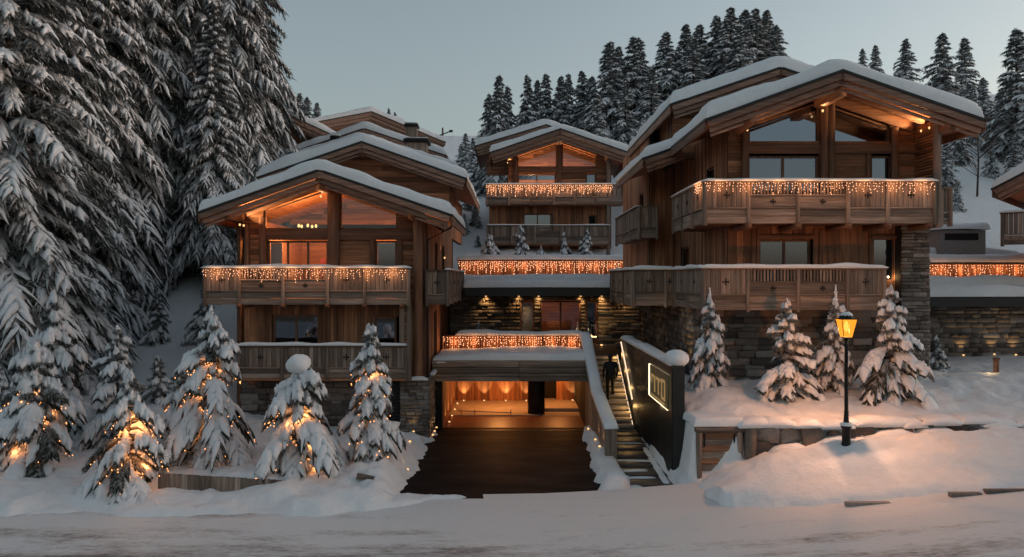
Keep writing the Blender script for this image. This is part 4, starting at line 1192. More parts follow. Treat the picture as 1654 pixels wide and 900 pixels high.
# reads right-to-left in depth: far end first
for (a, b_, z0, z1) in ((24.6, 23.95, 2.62, 2.70), (24.05, 23.95, 2.2, 2.62), (23.75, 23.1, 2.62, 2.70), (23.45, 23.37, 2.2, 2.62), (22.95, 22.87, 2.15, 2.75), (22.5, 22.42, 2.15, 2.75), (22.87, 22.5, 2.67, 2.75), (22.87, 22.5, 2.15, 2.23), (24.6, 22.45, 2.04, 2.08)): stroke(a, b_, z0, z1)
ltr.build('lettering', 'letter_glow', SG)

# ------------------------------------------------------------------ right flat-roofed building, retaining wall, gate
FB = thing('annex_building', 'low flat-roofed stone annex under thick snow at the right edge', 'building', (20, 30.5, 2.3))
stone_wall(FB, Fr('x', 30.6), 13.5, 27, 1.8, 4.7, budget=120, h=(.12, .24), w=(.25, .8))
m_ = MB(); m_.box(13.6, 27, 29.4, 36, 4.62, 4.98).box(13.6, 27, 31.2, 40, 4.98, 5.4); ff = m_.build('flat_roof', 'black_clad', FB)
snow_slab('snow', ff, [(13.6, 4.985), (20, 5.0), (27, 4.985)], 29.45, 31.9, .42, seed=51); snow_slab('snow', ff, [(13.6, 5.40), (20, 5.42), (27, 5.40)], 31.3, 33.2, .36, seed=52)
fT = Fr('x', 33.4)
for i in range(64): fT.box('board', FB, 13.8 + i * .2, 13.8 + i * .2 + .18, 0, .03 + random.uniform(0, .012), 5.4, PZ(428, 33.4), 'wood_z')
fT.box('rail', FB, 13.7, 26.7, -.08, .1, PZ(428, 33.4), PZ(426, 33.4), 'beam_x')
snow_slab('snow', FB, [(13.6, PZ(426, 33.4)), (19, 6.4), (27, 6.4)], 33.35, 36.2, .35, seed=53)
icicle_lights('dense glowing light curtain on the annex roof balustrade at the right edge', fT, 13.9, 25, PZ(427, 33.4), .07, .68, .02, dens=.95)
HU = thing('roof_hut', 'small stone roof hut with a thick snow cap behind the right chalet', 'hut', (21, 36, 7))
m_ = MB(); m_.box(PX(1518, 36), PX(1592, 36), 36, 38.5, 6.2, PZ(372, 36)); m_.build('hut_body', 'stone', HU)
b2('opening', HU, PX(1526, 36), PX(1580, 36), 35.98, 36.02, PZ(388, 36), PZ(377, 36), 'dark')
snow_slab('snow', HU, [(PX(1514, 36), PZ(371, 36)), (PX(1555, 36), PZ(370, 36)), (PX(1596, 36), PZ(371, 36))], 35.9, 38.6, .35, seed=54)
snow_slab('snow', HU, [(PX(1503, 36) - 1, 6.35), (20.5, 6.9), (24, 6.7)], 36.3, 42, .4, seed=55)
o = MB().lathe([(.09, gnd(16.4, 26) - .1), (.09, gnd(16.4, 26) + .42), (.11, gnd(16.4, 26) + .43), (.11, gnd(16.4, 26) + .5)], 16.4, 26, 10).build('bollard_light', 'beam_z'); tag(o, 'short wooden bollard light casting a glow on the snow at right', 'light')
light('SPOT', 'bollard_beam', (16.28, 25.95, gnd(16.4, 26) + .36), 16, (1, .68, .32), o, .03, (-1, -.2, -.75), 120)
for i, px in enumerate((1560, 1610, 1645)):
    x = PX(px, 30.2); uplight(f'{ordn[i]} uplight from the left at the foot of the annex stone wall', (x, 30.35, gnd(x, 30.3) + .05), (0, .12), 10, 'uplights at the annex wall')
uplight('uplight at the foot of the stone wall between sign wall and right chalet', (5.7, 26.5, gnd(5.7, 26.5) + .06), (.2, .3), 20, 'uplights at the annex wall')
EC = thing('chalet', 'dark timber chalet cut off by the right edge with snowy eave and balcony', 'chalet', (18.65, 29.8, 5))
roof_poly(EC, [(18.65, 9.2), (21.5, 10.7), (27, 13.0)], 29.8, 40, T=.4, wall_y=31.5, seed=56)
plank_wall(EC, Fr('x', 31.5), 20, 27, 6.5, 13, top=lambda q: float(np.interp(q, [18.65, 21.5, 27], [9.2, 10.7, 13.0])) - .2, vert=True, h=.3)
m_ = MB(); m_.box(18.9, 27, 30.0, 31.4, 7.05, 7.2); be = m_.build('balcony', 'wood_x', EC)
rail_run(be, Fr('x', 30.0), [18.95, 20.6, 22.3, 24], 'BBB', 8.25, 7.4, 7.0, cross=False, seed=57)
b2('wall', EC, 20, 20.2, 31.7, 40, 6, 9.9, 'wood_y')
EC.rotation_euler = (0, 0, R(-42))
# retaining wall: single boulders
RW = thing('retaining_wall', 'low retaining wall of rough boulders half buried in snow behind the street lamp', 'wall', (9, 20.5, 1.4))
x = 6.2
while x < 14.8:
    w = random.uniform(.26, .8); xm = x + w / 2
    z0_, z1_ = gnd(xm, 20.15) - .12, gnd(xm, 21.0) - .02
    cuts_ = [z0_, z1_ - random.uniform(0, .1)] if random.random() < .6 else [z0_, (z0_ + z1_) / 2 + random.uniform(-.06, .06), z1_]
    for za, zb in zip(cuts_[:-1], cuts_[1:]):
        bx('boulder', RW, (xm, 20.56 + random.uniform(-.05, .05), (za + zb) / 2), (w * 1.02, .42, max(.16, (zb - za) * 1.0)), 'stone', (random.uniform(-.12, .12), random.uniform(-.12, .12), random.uniform(-.2, .2)), mesh=random.choice(rock_meshes() + stone_meshes()))
    x += w * .96
for i in range(17):
    x = 6.0 + i * .53 + random.uniform(-.15, .15); l = random.uniform(.6, 1.2); zt_ = gnd(x + l / 2, 21.1)
    snow_bar('snow', RW, [(x, 20.62, zt_ - .14), (x + l, 20.62, zt_ - .12)], random.uniform(.62, .85), random.uniform(.18, .27), i)
for i in range(6):
    x = 6.5 + i * 1.45 + random.uniform(-.3, .3); l = random.uniform(.7, 1.3)
    snow_bar('snow', RW, [(x, 20.34, gnd(x, 20.2) - .1), (x + l, 20.34, gnd(x + l, 20.2) - .1)], .6, random.uniform(.16, .26), i + 30)
GT = thing('wooden_gate', 'weathered low wooden hatch with iron hinges at the foot of the sign wall', 'gate', (5.4, 20.9, .8))
for x in (4.93, 6.02): b2('post', GT, x, x + .13, 20.45, 20.6, .3, 1.72, 'grey_z')
b2('lintel', GT, 4.9, 6.2, 20.44, 20.62, 1.6, 1.74, 'grey_x')
for k in range(6): b2('plank', GT, 5.07, 6.01, 20.52, 20.56, .55 + k * .172, .55 + (k + 1) * .172 - .012, 'wood_x' if k % 2 else 'grey_x')
for x in (5.12, 5.92): b2('hinge', GT, x, x + .04, 20.50, 20.519, 1.2, 1.55, 'iron')
snow_slab('snow', GT, [(4.9, 1.745), (5.5, 1.75), (6.2, 1.745)], 20.5, 21.6, .2, seed=58)
kz = lambda x, y: float(road_z(np.array([x]))[0])
for i, (xa, xb) in enumerate(((7.55, 8.55), (9.9, 10.6), (10.7, 11.7), (11.8, 12.6))):
    o = MB().box(xa, xb, 17.3, 17.44, kz(xa, 0) - .1, kz(xa, 0) + .085).build('kerb_stone', 'stone'); tag(o, f'{ordn[i]} bare kerb stone from the left beside the snowy pavement on the right', 'kerb', 'kerb stones on the right')
RB = thing('retaining_board', 'long weathered plank edging poking out of the snow below the left trees', 'edging', (-7.8, 19.8, .1))
for k in range(21): b2('stake', RB, PX(255, 19.8) + k * .152, PX(255, 19.8) + k * .152 + .145, 19.8, 19.86, -.2, .66 - .009 * k + random.uniform(0, .02), 'grey_z')
WB = MB().obox(Vector((-3.85, 20.15, gnd(-3.85, 20.15) + .06)), (.45, .12, .14), Matrix.Rotation(.2, 4, 'Y')).build('wood_block', 'grey_x'); tag(WB, 'short dark wood block lying in the snow left of the driveway', 'wood')

# ------------------------------------------------------------------ street lamp
lx, ly = PX(1367, 19.6), 19.6
lz = gnd(lx, ly) - .12
LT = PZ(545, 19.6)
SL = thing('street_lamp', 'black iron street lamp with glowing amber lantern standing in the snowbank', 'street lamp', (lx, ly, lz))
MB().lathe([(.13, lz - .2), (.13, lz + .1), (.105, lz + .16), (.105, lz + .5), (.135, lz + .53), (.135, lz + .58), (.07, lz + .66), (.055, lz + .9), (.06, lz + .93), (.05, lz + .96), (.043, LT - .25), (.06, LT - .2), (.04, LT - .15), (.05, LT)], lx, ly, 12).build('pole', 'iron', SL, True)
MB().lathe([(.15, lz + .58), (.15, lz + .62), (.09, lz + .66)], lx, ly, 12).build('snow_ring', 'snow', SL, True)
ht = PZ(513, 19.6)
gp = MB(); 
for (r0, za, r1, zb_) in ((.11, LT + .01, .195, ht - .04),):
    n0 = 4
    cs = [(-1, -1), (1, -1), (1, 1), (-1, 1)]
    for i in range(4):
        a, b_ = cs[i], cs[(i + 1) % 4]
        pn = MB(); pn.v = [(lx + a[0] * r0, ly + a[1] * r0, za), (lx + b_[0] * r0, ly + b_[1] * r0, za), (lx + b_[0] * r1, ly + b_[1] * r1, zb_), (lx + a[0] * r1, ly + a[1] * r1, zb_)]; pn.f = [(0, 1, 2, 3)]; pn.m = [0]
        pn.build('lantern_pane', 'lantern_glass', SL)
        gp.tube([(lx + a[0] * r0, ly + a[1] * r0, za), (lx + a[0] * r1, ly + a[1] * r1, zb_)], .009, 5)
gp.box(lx - .205, lx + .205, ly - .205, ly + .205, ht - .045, ht - .02).box(lx - .09, lx + .09, ly - .09, ly + .09, LT - .015, LT + .012)
gp.lathe([(.20, ht - .02), (.15, ht + .06), (.05, ht + .12), (.03, ht + .17)], lx, ly, 12)
gp.build('lantern_frame', 'iron', SL)
MB().lathe([(.16, ht + .04), (.14, ht + .1), (.06, ht + .15)], lx, ly, 10).build('snow_cap', 'snow', SL, True)
MB().lathe([(.01, LT + .14), (.05, LT + .2), (.06, LT + .3), (.03, LT + .4), (.01, LT + .42)], lx, ly, 10).build('bulb', 'lamp_core', SL, True)
light('POINT', 'lamp_light', (lx, ly, LT + .24), 1500, (1, .47, .25), SL, .07)

# ------------------------------------------------------------------ far chalets on the left slope
def far_chalet(label, apex, half, slope, y, depth, zb, rot=0, chim=(), T=.5, win=0):
    x, z = apex
    t = thing('chalet', label, 'chalet', (x, y, zb))
    prof = [(x - half, z - slope * half), (x, z), (x + half, z - slope * half)]
    roof_poly(t, prof, y, y + depth, T=T, wall_y=y + 1.4, soffit=False, barge=(.34, .26, .16), seed=int(y))
    op = []
    if win:
        for k in range(win): a = x - half * .7 + k * half * 1.4 / win; op.append((a, a + half * 1.4 / win - .5, z - slope * half - 1.2, z - slope * half + .3))
    f_ = Fr('x', y + 1.4)
    plank_wall(t, f_, x - half + 1.2, x + half - 1.2, zb, z, op, top=lambda q: float(np.interp(q, [p[0] for p in prof], [p[1] for p in prof])) - .2, h=.34)
    for o in op: window(t, f_, *o, 1, True, 'glass', fw=.12)
    for sx in (-1, 1): b2('wall', t, x + sx * (half - 1.2) - .1, x + sx * (half - 1.2) + .1, y + 1.42, y + depth - .5, zb, z - slope * half + .2, 'wood_y')
    for xx in (x - half * .55, x, x + half * .55): b2('purlin', t, xx - .2, xx + .2, y + .2, y + 1.38, z - slope * abs(xx - x) - .95, z - slope * abs(xx - x) - .35, 'beam_y')
    for (cx, cy_, w, z0, z1) in chim:
        c = MB(); c.box(cx - w / 2, cx + w / 2, cy_, cy_ + w, z0, z1); co = c.build('chimney', 'grey_z', t)
        b2('chimney_cap', co, cx - w * .62, cx + w * .62, cy_ - .12 * w, cy_ + 1.12 * w, z1, z1 + .25, 'metal_dark')
        b2('snow', co, cx - w * .55, cx + w * .55, cy_ - .05 * w, cy_ + 1.05 * w, z1 + .252, z1 + .38, 'snow')
    t.rotation_euler = (0, 0, R(rot))
    return t
far_chalet('snow-roofed chalet directly behind the left chalet with two chimneys', (PX(580, 56), PZ(222, 56)), 7.2, .33, 56, 3.6, 8,
           chim=((PX(672, 57), 57, 1.5, 13, PZ(230, 57)),))
far_chalet('second roof up the left slope with a dark chimney on its left', (PX(588, 60), PZ(207, 60)), 6.4, .33, 60, 10, 9,
           chim=((PX(664, 63), 63, .9, 13, PZ(205, 63)), (PX(541, 59), 59, .6, 13, PZ(225, 59))))
far_chalet('large chalet turned to the right at the top of the left slope with pale windows', (PX(600, 70), PZ(180, 70)), 7.4, .29, 70, 12, 11, rot=30, win=4)
far_chalet('chalet roof half hidden by the big spruces at upper left', (PX(468, 62), PZ(186, 62)), 6.0, .4, 62, 9, 9, rot=20)
# ski lift pylon on the far hill
py_ = P(715, 240, 296)
SP = thing('ski_lift_pylon', 'ski lift pylon with crossarm on the far snowy hill', 'pylon', py_)
MB().tube([py_ + Vector((0, 0, -4)), py_ + Vector((0, 0, 8))], [.5, .35], 6).build('mast', 'metal_dark', SP)
MB().obox(py_ + Vector((0, 0, 5.5)), (6.2, .4, .35), Matrix.Rotation(-.35, 4, 'Y')).build('crossarm', 'metal_dark', SP)
for s in (-1, 1): MB().obox(py_ + Vector((s * 3.2, 0, 5.5 + s * 1.2)), (1.4, .4, .9), Matrix()).build('sheave', 'metal_dark', SP)

# ------------------------------------------------------------------ person climbing the stairs
def person(loc, label):
    x, y, z = loc
    t = thing('person', label, 'person', loc)
    J = {'pel': (0, 0, .93, .125, .10), 'wai': (0, .02, 1.10, .135, .10), 'che': (0, .03, 1.32, .17, .115), 'nec': (0, .04, 1.47, .06, .06), 'hea': (0, .07, 1.58, .088, .10), 'top': (0, .075, 1.69, .075, .085),
         'hl': (-.10, 0, .88, .095, .1), 'kl': (-.11, .10, .50, .065, .07), 'al': (-.11, .0, .10, .045, .05), 'tl': (-.12, .16, .05, .045, .035),
         'hr': (.10, 0, .88, .095, .1), 'kr': (.10, .22, .62, .065, .07), 'ar': (.10, .17, .27, .045, .05), 'tr': (.11, .33, .22, .045, .035),
         'sl': (-.20, .02, 1.41, .065, .07), 'el': (-.27, -.03, 1.13, .05, .055), 'wl': (-.27, .08, .90, .036, .04), 'gl': (-.27, .12, .81, .035, .028),
         'sr': (.20, .02, 1.41, .065, .07), 'er': (.27, .0, 1.13, .05, .055), 'wr': (.25, .14, .93, .036, .04), 'gr': (.245, .18, .85, .035, .028)}
    ks = list(J); ix = {k: i for i, k in enumerate(ks)}
    E = [('pel', 'wai'), ('wai', 'che'), ('che', 'nec'), ('nec', 'hea'), ('hea', 'top'), ('pel', 'hl'), ('hl', 'kl'), ('kl', 'al'), ('al', 'tl'), ('pel', 'hr'), ('hr', 'kr'), ('kr', 'ar'), ('ar', 'tr'), ('che', 'sl'), ('sl', 'el'), ('el', 'wl'), ('wl', 'gl'), ('che', 'sr'), ('sr', 'er'), ('er', 'wr'), ('wr', 'gr')]
    me = bpy.data.meshes.new('body'); me.from_pydata([J[k][:3] for k in ks], [(ix[a], ix[b_]) for a, b_ in E], [])
    o = bpy.data.objects.new('body', me); COL.objects.link(o); o.parent = t
    me.materials.append(M['cloth_dark'])
    md = o.modifiers.new('skin', 'SKIN'); me.skin_vertices or None
    if not me.skin_vertices: me.skin_vertices.new() if hasattr(me.skin_vertices, 'new') else None
    for i, k in enumerate(ks):
        me.skin_vertices[0].data[i].radius = J[k][3:5]; me.skin_vertices[0].data[i].use_root = (k == 'pel')
    sb = o.modifiers.new('sub', 'SUBSURF'); sb.levels = sb.render_levels = 2
    def el(name, c, s, mat):
        V = []; n1, n2 = 8, 12
        for i in range(n1 + 1):
            for j in range(n2): th, ph = math.pi * i / n1, 2 * math.pi * j / n2; V.append((c[0] + s[0] * math.sin(th) * math.cos(ph), c[1] + s[1] * math.sin(th) * math.sin(ph), c[2] + s[2] * math.cos(th)))
        m2 = MB(); m2.v = V; m2.f = [(i * n2 + j, i * n2 + (j + 1) % n2, (i + 1) * n2 + (j + 1) % n2, (i + 1) * n2 + j) for i in range(n1) for j in range(n2)]; m2.m = [0] * len(m2.f)
        q = m2.build(name, mat, None, True); q.parent = t
    el('face', (0, .13, 1.60), (.07, .055, .09), 'skin'); el('hair', (0, .055, 1.645), (.098, .108, .105), 'cloth_dark')
    for s in (-1, 1): el('hand', (s * .262, .125 if s < 0 else .19, .81 if s < 0 else .85), (.03, .04, .06), 'skin')
    # coat hem
    c = MB().lathe([(.185, .78), (.19, .95), (.175, 1.15), (.17, 1.35)], 0, .0, 14); q = c.build('coat', 'cloth_dark', None, True); q.parent = t; q.scale = (1.1, .72, 1)
    for s, yy, zz_ in ((-1, .06, .0), (1, .24, .17)):
        q = MB().box(s * .11 - .05, s * .11 + .05, yy - .1, yy + .17, zz_, zz_ + .09).build('shoe', 'cloth_dark', None); q.parent = t
    return t
pk = 4
pyy = y0s + (y1s - y0s) * pk / nst + .12
person((3.78, pyy, z0s + (z1s - z0s) * (pk + 1) / nst), 'person in dark coat seen from behind climbing the lit stairs')

# ------------------------------------------------------------------ snow-laden spruces
UP = np.array([0, 0, 1.0])
def finger_tube(O, D, L, A, B, W, T, nt=5, nr=6, jit=.2, zoff=0., flat=.35, rng=RNG):
    """many drooping tapered tubes at once"""
    N = len(O); t = np.linspace(0, 1, nt)
    rp = np.clip(np.sin(np.pi * np.clip(t * .80 + .16, 0, 1)), .12, 1) ** .7
    rp[-1] *= .5
    pos = O[:, None] + D[:, None] * (L[:, None] * t)[..., None] + UP * ((A[:, None] * t - B[:, None] * t ** 2) * L[:, None])[..., None]
    S = np.stack([D[:, 1], -D[:, 0], np.zeros(N)], 1)
    th = 2 * np.pi * np.arange(nr) / nr
    c, s = np.cos(th), np.maximum(np.sin(th), -flat)
    j1 = 1 + jit * rng.standard_normal((N, nt, 1)) ; j2 = 1 + jit * .6 * rng.standard_normal((N, nt, nr))
    V = pos[:, :, None] + S[:, None, None] * (W[:, None, None] * rp[None, :, None] * c * j1 * j2)[..., None] + UP * ((T[:, None, None] * rp[None, :, None] * s * j1 * j2) + zoff * T[:, None, None])[..., None]
    a = (np.arange(nt - 1)[:, None] * nr + np.arange(nr)[None]); b_ = (np.arange(nt - 1)[:, None] * nr + (np.arange(nr)[None] + 1) % nr)
    q = np.stack([a, b_, b_ + nr, a + nr], -1).reshape(-1, 4)
    Fq = (q[None] + (np.arange(N) * nt * nr)[:, None, None]).reshape(-1, 4)
    return V.reshape(-1, 3), Fq
def blades(O, D, L, A, B, W, m, ln, wd, rng=RNG, down=.7):
    """needle sprays hanging along the fingers: one triangle each"""
    N = len(O); t = rng.uniform(.05, 1.0, (N, m))
    pos = O[:, None] + D[:, None] * (L[:, None] * t)[..., None] + UP * ((A[:, None] * t - B[:, None] * t ** 2) * L[:, None])[..., None]
    S = np.stack([D[:, 1], -D[:, 0], np.zeros(N)], 1)
    sg = rng.uniform(-1, 1, (N, m, 1))
    d = S[:, None] * sg * .9 + D[:, None] * rng.uniform(.2, .9, (N, m, 1)) - UP * rng.uniform(.15, down * 1.3, (N, m, 1))
    d /= np.linalg.norm(d, axis=-1, keepdims=True)
    l = (ln * rng.uniform(.6, 1.3, (N, m)))[..., None]
    w = np.cross(d, UP + .4 * rng.standard_normal((N, m, 3))); w /= np.linalg.norm(w, axis=-1, keepdims=True) + 1e-6
    base = pos + S[:, None] * sg * W[:, None, None] * .5
    V = np.stack([base - w * wd, base + w * wd, base + d * l], 2).reshape(-1, 3)
    return V, np.arange(len(V)).reshape(-1, 3)

def spruce_meshes(name, H, Rb, seed, nb=120, prof=.85, side=4, snow=.10, cover=1.0, droop=.75, rise=.25, low=.05, blade=10, bl=.16, bw=.025, gaps=0., nt=5, arms=0, top_ball=0., fat=.9, nrs=6, vary=.25, slen=.5, jit=.3, crown=1.0):
    """H height, Rb lowest branch length, snow = pad thickness; returns (trunk, foliage, snow) meshes in local coords"""
    rng = np.random.default_rng(seed)
    O, D, L, A, B, W, Tn, sn = [], [], [], [], [], [], [], []
    ga = 2.39996
    for i in range(nb):
        f = ((i + .5) / nb) ** 1.15                       # 0 bottom .. 1 top
        h = H * (low + (crown - low) * f)
        if gaps and rng.random() < gaps: continue
        Lb = Rb * (1 - f) ** prof * rng.uniform(1 - vary * 1.3, 1 + vary * .6) + .035 * H * (1 - f * .6) * .6
        if h > H * .985: continue
        az = i * ga + rng.uniform(-.35, .35)
        d = np.array([math.cos(az), math.sin(az), 0])
        a = rise * (f * 1.6 - .25) + rng.uniform(-.1, .1); b_ = droop * (1 - .45 * f) * rng.uniform(.75, 1.2)
        o = np.array([0, 0, h])
        w = Lb * .10 * fat + snow * .35
        keep = rng.random() < cover
        O.append(o); D.append(d); L.append(Lb); A.append(a); B.append(b_); W.append(w * .8); Tn.append(snow * rng.uniform(.7, 1.3)); sn.append(keep)
        for k in range(side):
            for s in (-1, 1):
                ts = .22 + .66 * (k + rng.uniform(.1, .9)) / side
                p = o + d * Lb * ts + UP * (a * ts - b_ * ts * ts) * Lb
                an = s * rng.uniform(.5, 1.0)
                ds = np.array([math.cos(az + an), math.sin(az + an), 0])
                ls = Lb * (slen * (1 - .55 * ts)) * rng.uniform(.7, 1.25)
                sl = a - 2 * b_ * ts
                O.append(p); D.append(ds); L.append(ls); A.append(sl * .55 + .05); B.append(droop * rng.uniform(.5, 1.1)); W.append(w * rng.uniform(.55, .95)); Tn.append(snow * rng.uniform(.55, 1.15)); sn.append(keep and rng.random() < cover)
    O, D, L, A, B, W, Tn = (np.array(q, float) for q in (O, D, L, A, B, W, Tn)); sn = np.array(sn, bool)
    n1 = finger_tube(O, D, L, A, B, W * .75, np.maximum(Tn * .7, .02), nt, 3, .3, -.75, .8, rng)
    n2 = blades(O, D, L, A, B, W, blade, bl, bw, rng)
    fol = np_mesh(name + '_foliage', [(*n1, 0), (*n2, 0)], ['needles'])
    Q = rng.uniform(0, .12, sn.sum())
    s1 = finger_tube(O[sn], D[sn], L[sn] * (1 - Q * .3), A[sn], B[sn], W[sn], Tn[sn], nt, nrs, jit, .25, .30, rng)
    grp = [(*s1, 0)]
    # leader knobs of snow
    kn = max(3, int(H * 1.2)); zs = np.linspace(H * .86, H * .995, kn); r = np.linspace(.05, .02, kn) * min(H, 5) * .5
    for z, q in zip(zs, r):
        V = OCT_V * np.array([q, q, q * .8]) * rng.uniform(.7, 1.3) + np.array([rng.uniform(-.02, .02), rng.uniform(-.02, .02), z]); grp.append((V, OCT_F, 0))
    sl_ = MB().tube([(0, 0, H * (crown - .16)), (.012, 0, H * (crown - .02)), (0, .01, H * .95), (0, 0, H * 1.0)], [.05, .045, .03, .012], 6)
    quads = [q for q in sl_.f if len(q) == 4]; grp.append((np.array(sl_.v), np.array(quads), 0))
    if top_ball:
        n_1, n_2 = 9, 14; th = np.linspace(0, np.pi, n_1); ph = np.linspace(0, 2 * np.pi, n_2, endpoint=False)
        TH, PH = np.meshgrid(th, ph, indexing='ij')
        rr_ = top_ball * (1 + .1 * np.sin(3 * PH + 1) * np.sin(2 * TH))
        V = np.stack([rr_ * np.sin(TH) * np.cos(PH), rr_ * np.sin(TH) * np.sin(PH), H + rr_ * .78 * np.cos(TH)], -1).reshape(-1, 3)
        a = (np.arange(n_1 - 1)[:, None] * n_2 + np.arange(n_2)); b2_ = (np.arange(n_1 - 1)[:, None] * n_2 + (np.arange(n_2) + 1) % n_2)
        ball = np_mesh(name + '_snow_ball', [(V, np.stack([a, a + n_2, b2_ + n_2, b2_], -1).reshape(-1, 4), 0)], ['snow_tree'], True)
    sno = np_mesh(name + '_snow', grp, ['snow_tree'], True)
    tr = MB().tube([(0, 0, -.6), (0, 0, H * .3), (0, 0, H * .7), (0, 0, H * .99)], [H * .016 + .02, H * .012 + .015, H * .007 + .008, .008], 8)
    me = bpy.data.meshes.new(name + '_trunk'); me.from_pydata(tr.v, [], tr.f); me.materials.append(M['trunk'])
    return ((me, fol, sno, ball) if top_ball else (me, fol, sno)), (O, D, L, A, B, Tn)

def plant(meshes, label, loc, scale=1.0, rot=0.0, group=None, cat='tree', name='spruce_tree', lean=0, sxy=1.0):
    t = thing(name, label, cat, loc, group)
    t.scale = (scale * sxy, scale * sxy, scale); t.rotation_euler = (lean, 0, rot)
    for nm, me in zip(('trunk', 'foliage', 'snow', 'snow_ball'), meshes):
        o = bpy.data.objects.new(nm, me); COL.objects.link(o); o.parent = t
    return t

# ---- big forest on the left
BIG = [spruce_meshes('big_spruce', 24, 4.6, 100 + i, nb=[280, 300, 260][i], side=12, slen=.29, jit=.42, snow=[.13, .10, .15][i], cover=[.93, .9, .95][i], droop=[.8, .95, .75][i], rise=.3, low=[.12, .14, .06][i], blade=9, bl=.40, bw=.035, nt=4, fat=[.27, .25, .32][i], nrs=4, vary=.35)[0] for i in range(3)]
forest = [  # px at base, depth, height, variant
    (10, 28.5, 23, 2), (70, 36, 26, 0), (-60, 31, 25, 2), (150, 43, 28, 0), (235, 47, 29, 1), (312, 50, 30, 1), (368, 52, 30, 1), (40, 42, 29, 0), (185, 54, 34, 0), (275, 58, 36, 1), (335, 60, 35, 1), (398, 60, 29, 1),
    (110, 56, 36, 0), (10, 52, 34, 0), (225, 66, 42, 1), (400, 54, 20, 0), (-120, 38, 27, 2), (40, 64, 42, 1), (345, 46, 17, 0)]
words = ['leftmost giant snowy spruce filling the picture corner', 'giant snowy spruce']
forest_s = sorted(forest, key=lambda q: q[1])
for i, (px, Y, h, v) in enumerate(forest_s):
    x = PX(px, Y)
    plant(BIG[v], f'{ordn[i]} nearest of the giant snow-covered spruces in the left forest', (x, Y, gnd(x, Y) - .2), h / 24, random.uniform(0, 6.28), 'giant spruces of the left forest', sxy=1.0 if Y < 42 else .9)
# ---- ridge trees
MED = [spruce_meshes('ridge_spruce', 12, [2.9, 2.6, 3.0][i], 200 + i, nb=[170, 150, 160][i], side=3, snow=.12, cover=.95, droop=.65, rise=.35, low=.08, blade=12, bl=.34, bw=.05, nt=4, fat=.8, gaps=.1, vary=.5)[0] for i in range(3)]
def ridge(lst, desc, group):
    lst = sorted(lst)
    for i, (px, ytop, Y, h) in enumerate(lst):
        x = PX(px, Y); zt_ = PZ(ytop, Y); zg = gnd(x, Y) - .3
        hh = max(1.8, zt_ - zg)
        plant(MED[i % 3], f'{ordn[i]} snowy spruce from the left {desc}', (x, Y, zt_ - hh), hh / 12, random.uniform(0, 6.28), group, sxy=min(1.25, max(.6, h / hh)))
ridge([(790, 150, 84, 9), (806, 120, 80, 11), (820, 138, 86, 9), (852, 120, 84, 10), (868, 128, 90, 8.5), (882, 118, 88, 10.5), (906, 122, 86, 10), (918, 118, 92, 9.5), (940, 114, 90, 10), (956, 122, 86, 9.5), (985, 66, 82, 14), (999, 74, 90, 12), (1024, 58, 84, 15), (1032, 60, 92, 13), (1076, 50, 86, 14), (1108, 38, 88, 13.5), (1130, 38, 92, 13), (1120, 60, 80, 11), (1158, 24, 90, 13), (1180, 10, 86, 14.5), (1204, 14, 92, 14), (1220, 12, 88, 14), (1238, 16, 92, 13.5), (1254, 40, 90, 12), (1010, 130, 76, 9), (965, 150, 74, 8), (1052, 110, 78, 10), (1196, 40, 82, 11)],
      'on the ridge behind the central and right chalets', 'spruces on the central ridge')
ridge([(455, 148, 100, 9), (470, 146, 96, 10), (484, 150, 104, 9), (496, 156, 98, 8), (512, 165, 102, 7), (628, 174, 108, 5), (638, 180, 108, 4)], 'on the skyline behind the left slope chalets', 'spruces on the left skyline')
ridge([(1393, 78, 100, 6), (1414, 72, 98, 7.5), (1463, 62, 92, 9), (1522, 52, 84, 11), (1558, 60, 88, 11)], 'rising behind the right slope of the right chalet roof', 'spruces behind the right roof')
slope_r = sorted([(1528, 50, 3.2), (1546, 55, 4.2), (1566, 62, 5), (1588, 66, 5.5), (1600, 52, 2.6), (1617, 60, 5), (1640, 51, 3.5), (1545, 46, 1.8), (1530, 64, 5), (1642, 57, 10), (1700, 52, 9)])
for i, (px, Y, h) in enumerate(slope_r):
    x = PX(px, Y)
    plant(MED[(i + 1) % 3], f'{ordn[i]} snowy spruce from the left on the open slope at the right edge', (x, Y, gnd(x, Y) - .25), h / 12, random.uniform(0, 6.28), 'spruces on the right slope', sxy=1.15)
ridge([(752, 215, 140, 10), (764, 222, 130, 9), (745, 232, 150, 9), (758, 300, 70, 6), (768, 330, 62, 6), (750, 345, 58, 5), (772, 380, 54, 4)], 'in the gap between the left and central chalets', 'spruces in the gap')
# bare young tree on the right slope
def bare(px, Y, h, label):
    x = PX(px, Y); z = gnd(x, Y); t = thing('bare_tree', label, 'tree', (x, Y, z)); rng = random.Random(px)
    MB().tube([(x, Y, z - .3), (x + .1, Y, z + h * .5), (x, Y, z + h)], [.07, .045, .012], 6).build('trunk', 'trunk', t)
    m_ = MB()
    for k in range(26):
        zz_ = z + h * rng.uniform(.25, .98); a = rng.uniform(0, 6.28); l = (z + h - zz_) * .4 + .3
        m_.tube([(x, Y, zz_), (x + math.cos(a) * l * .6, Y + math.sin(a) * l * .6, zz_ + l * .5), (x + math.cos(a) * l, Y + math.sin(a) * l, zz_ + l)], [.02, .014, .006], 4)
    m_.build('branches', 'trunk', t)
bare(1578, 48, 4.5, 'bare leafless young tree standing on the snowy slope at right')
bare(1556, 58, 3.2, 'smaller leafless sapling beside the bare tree on the right slope')

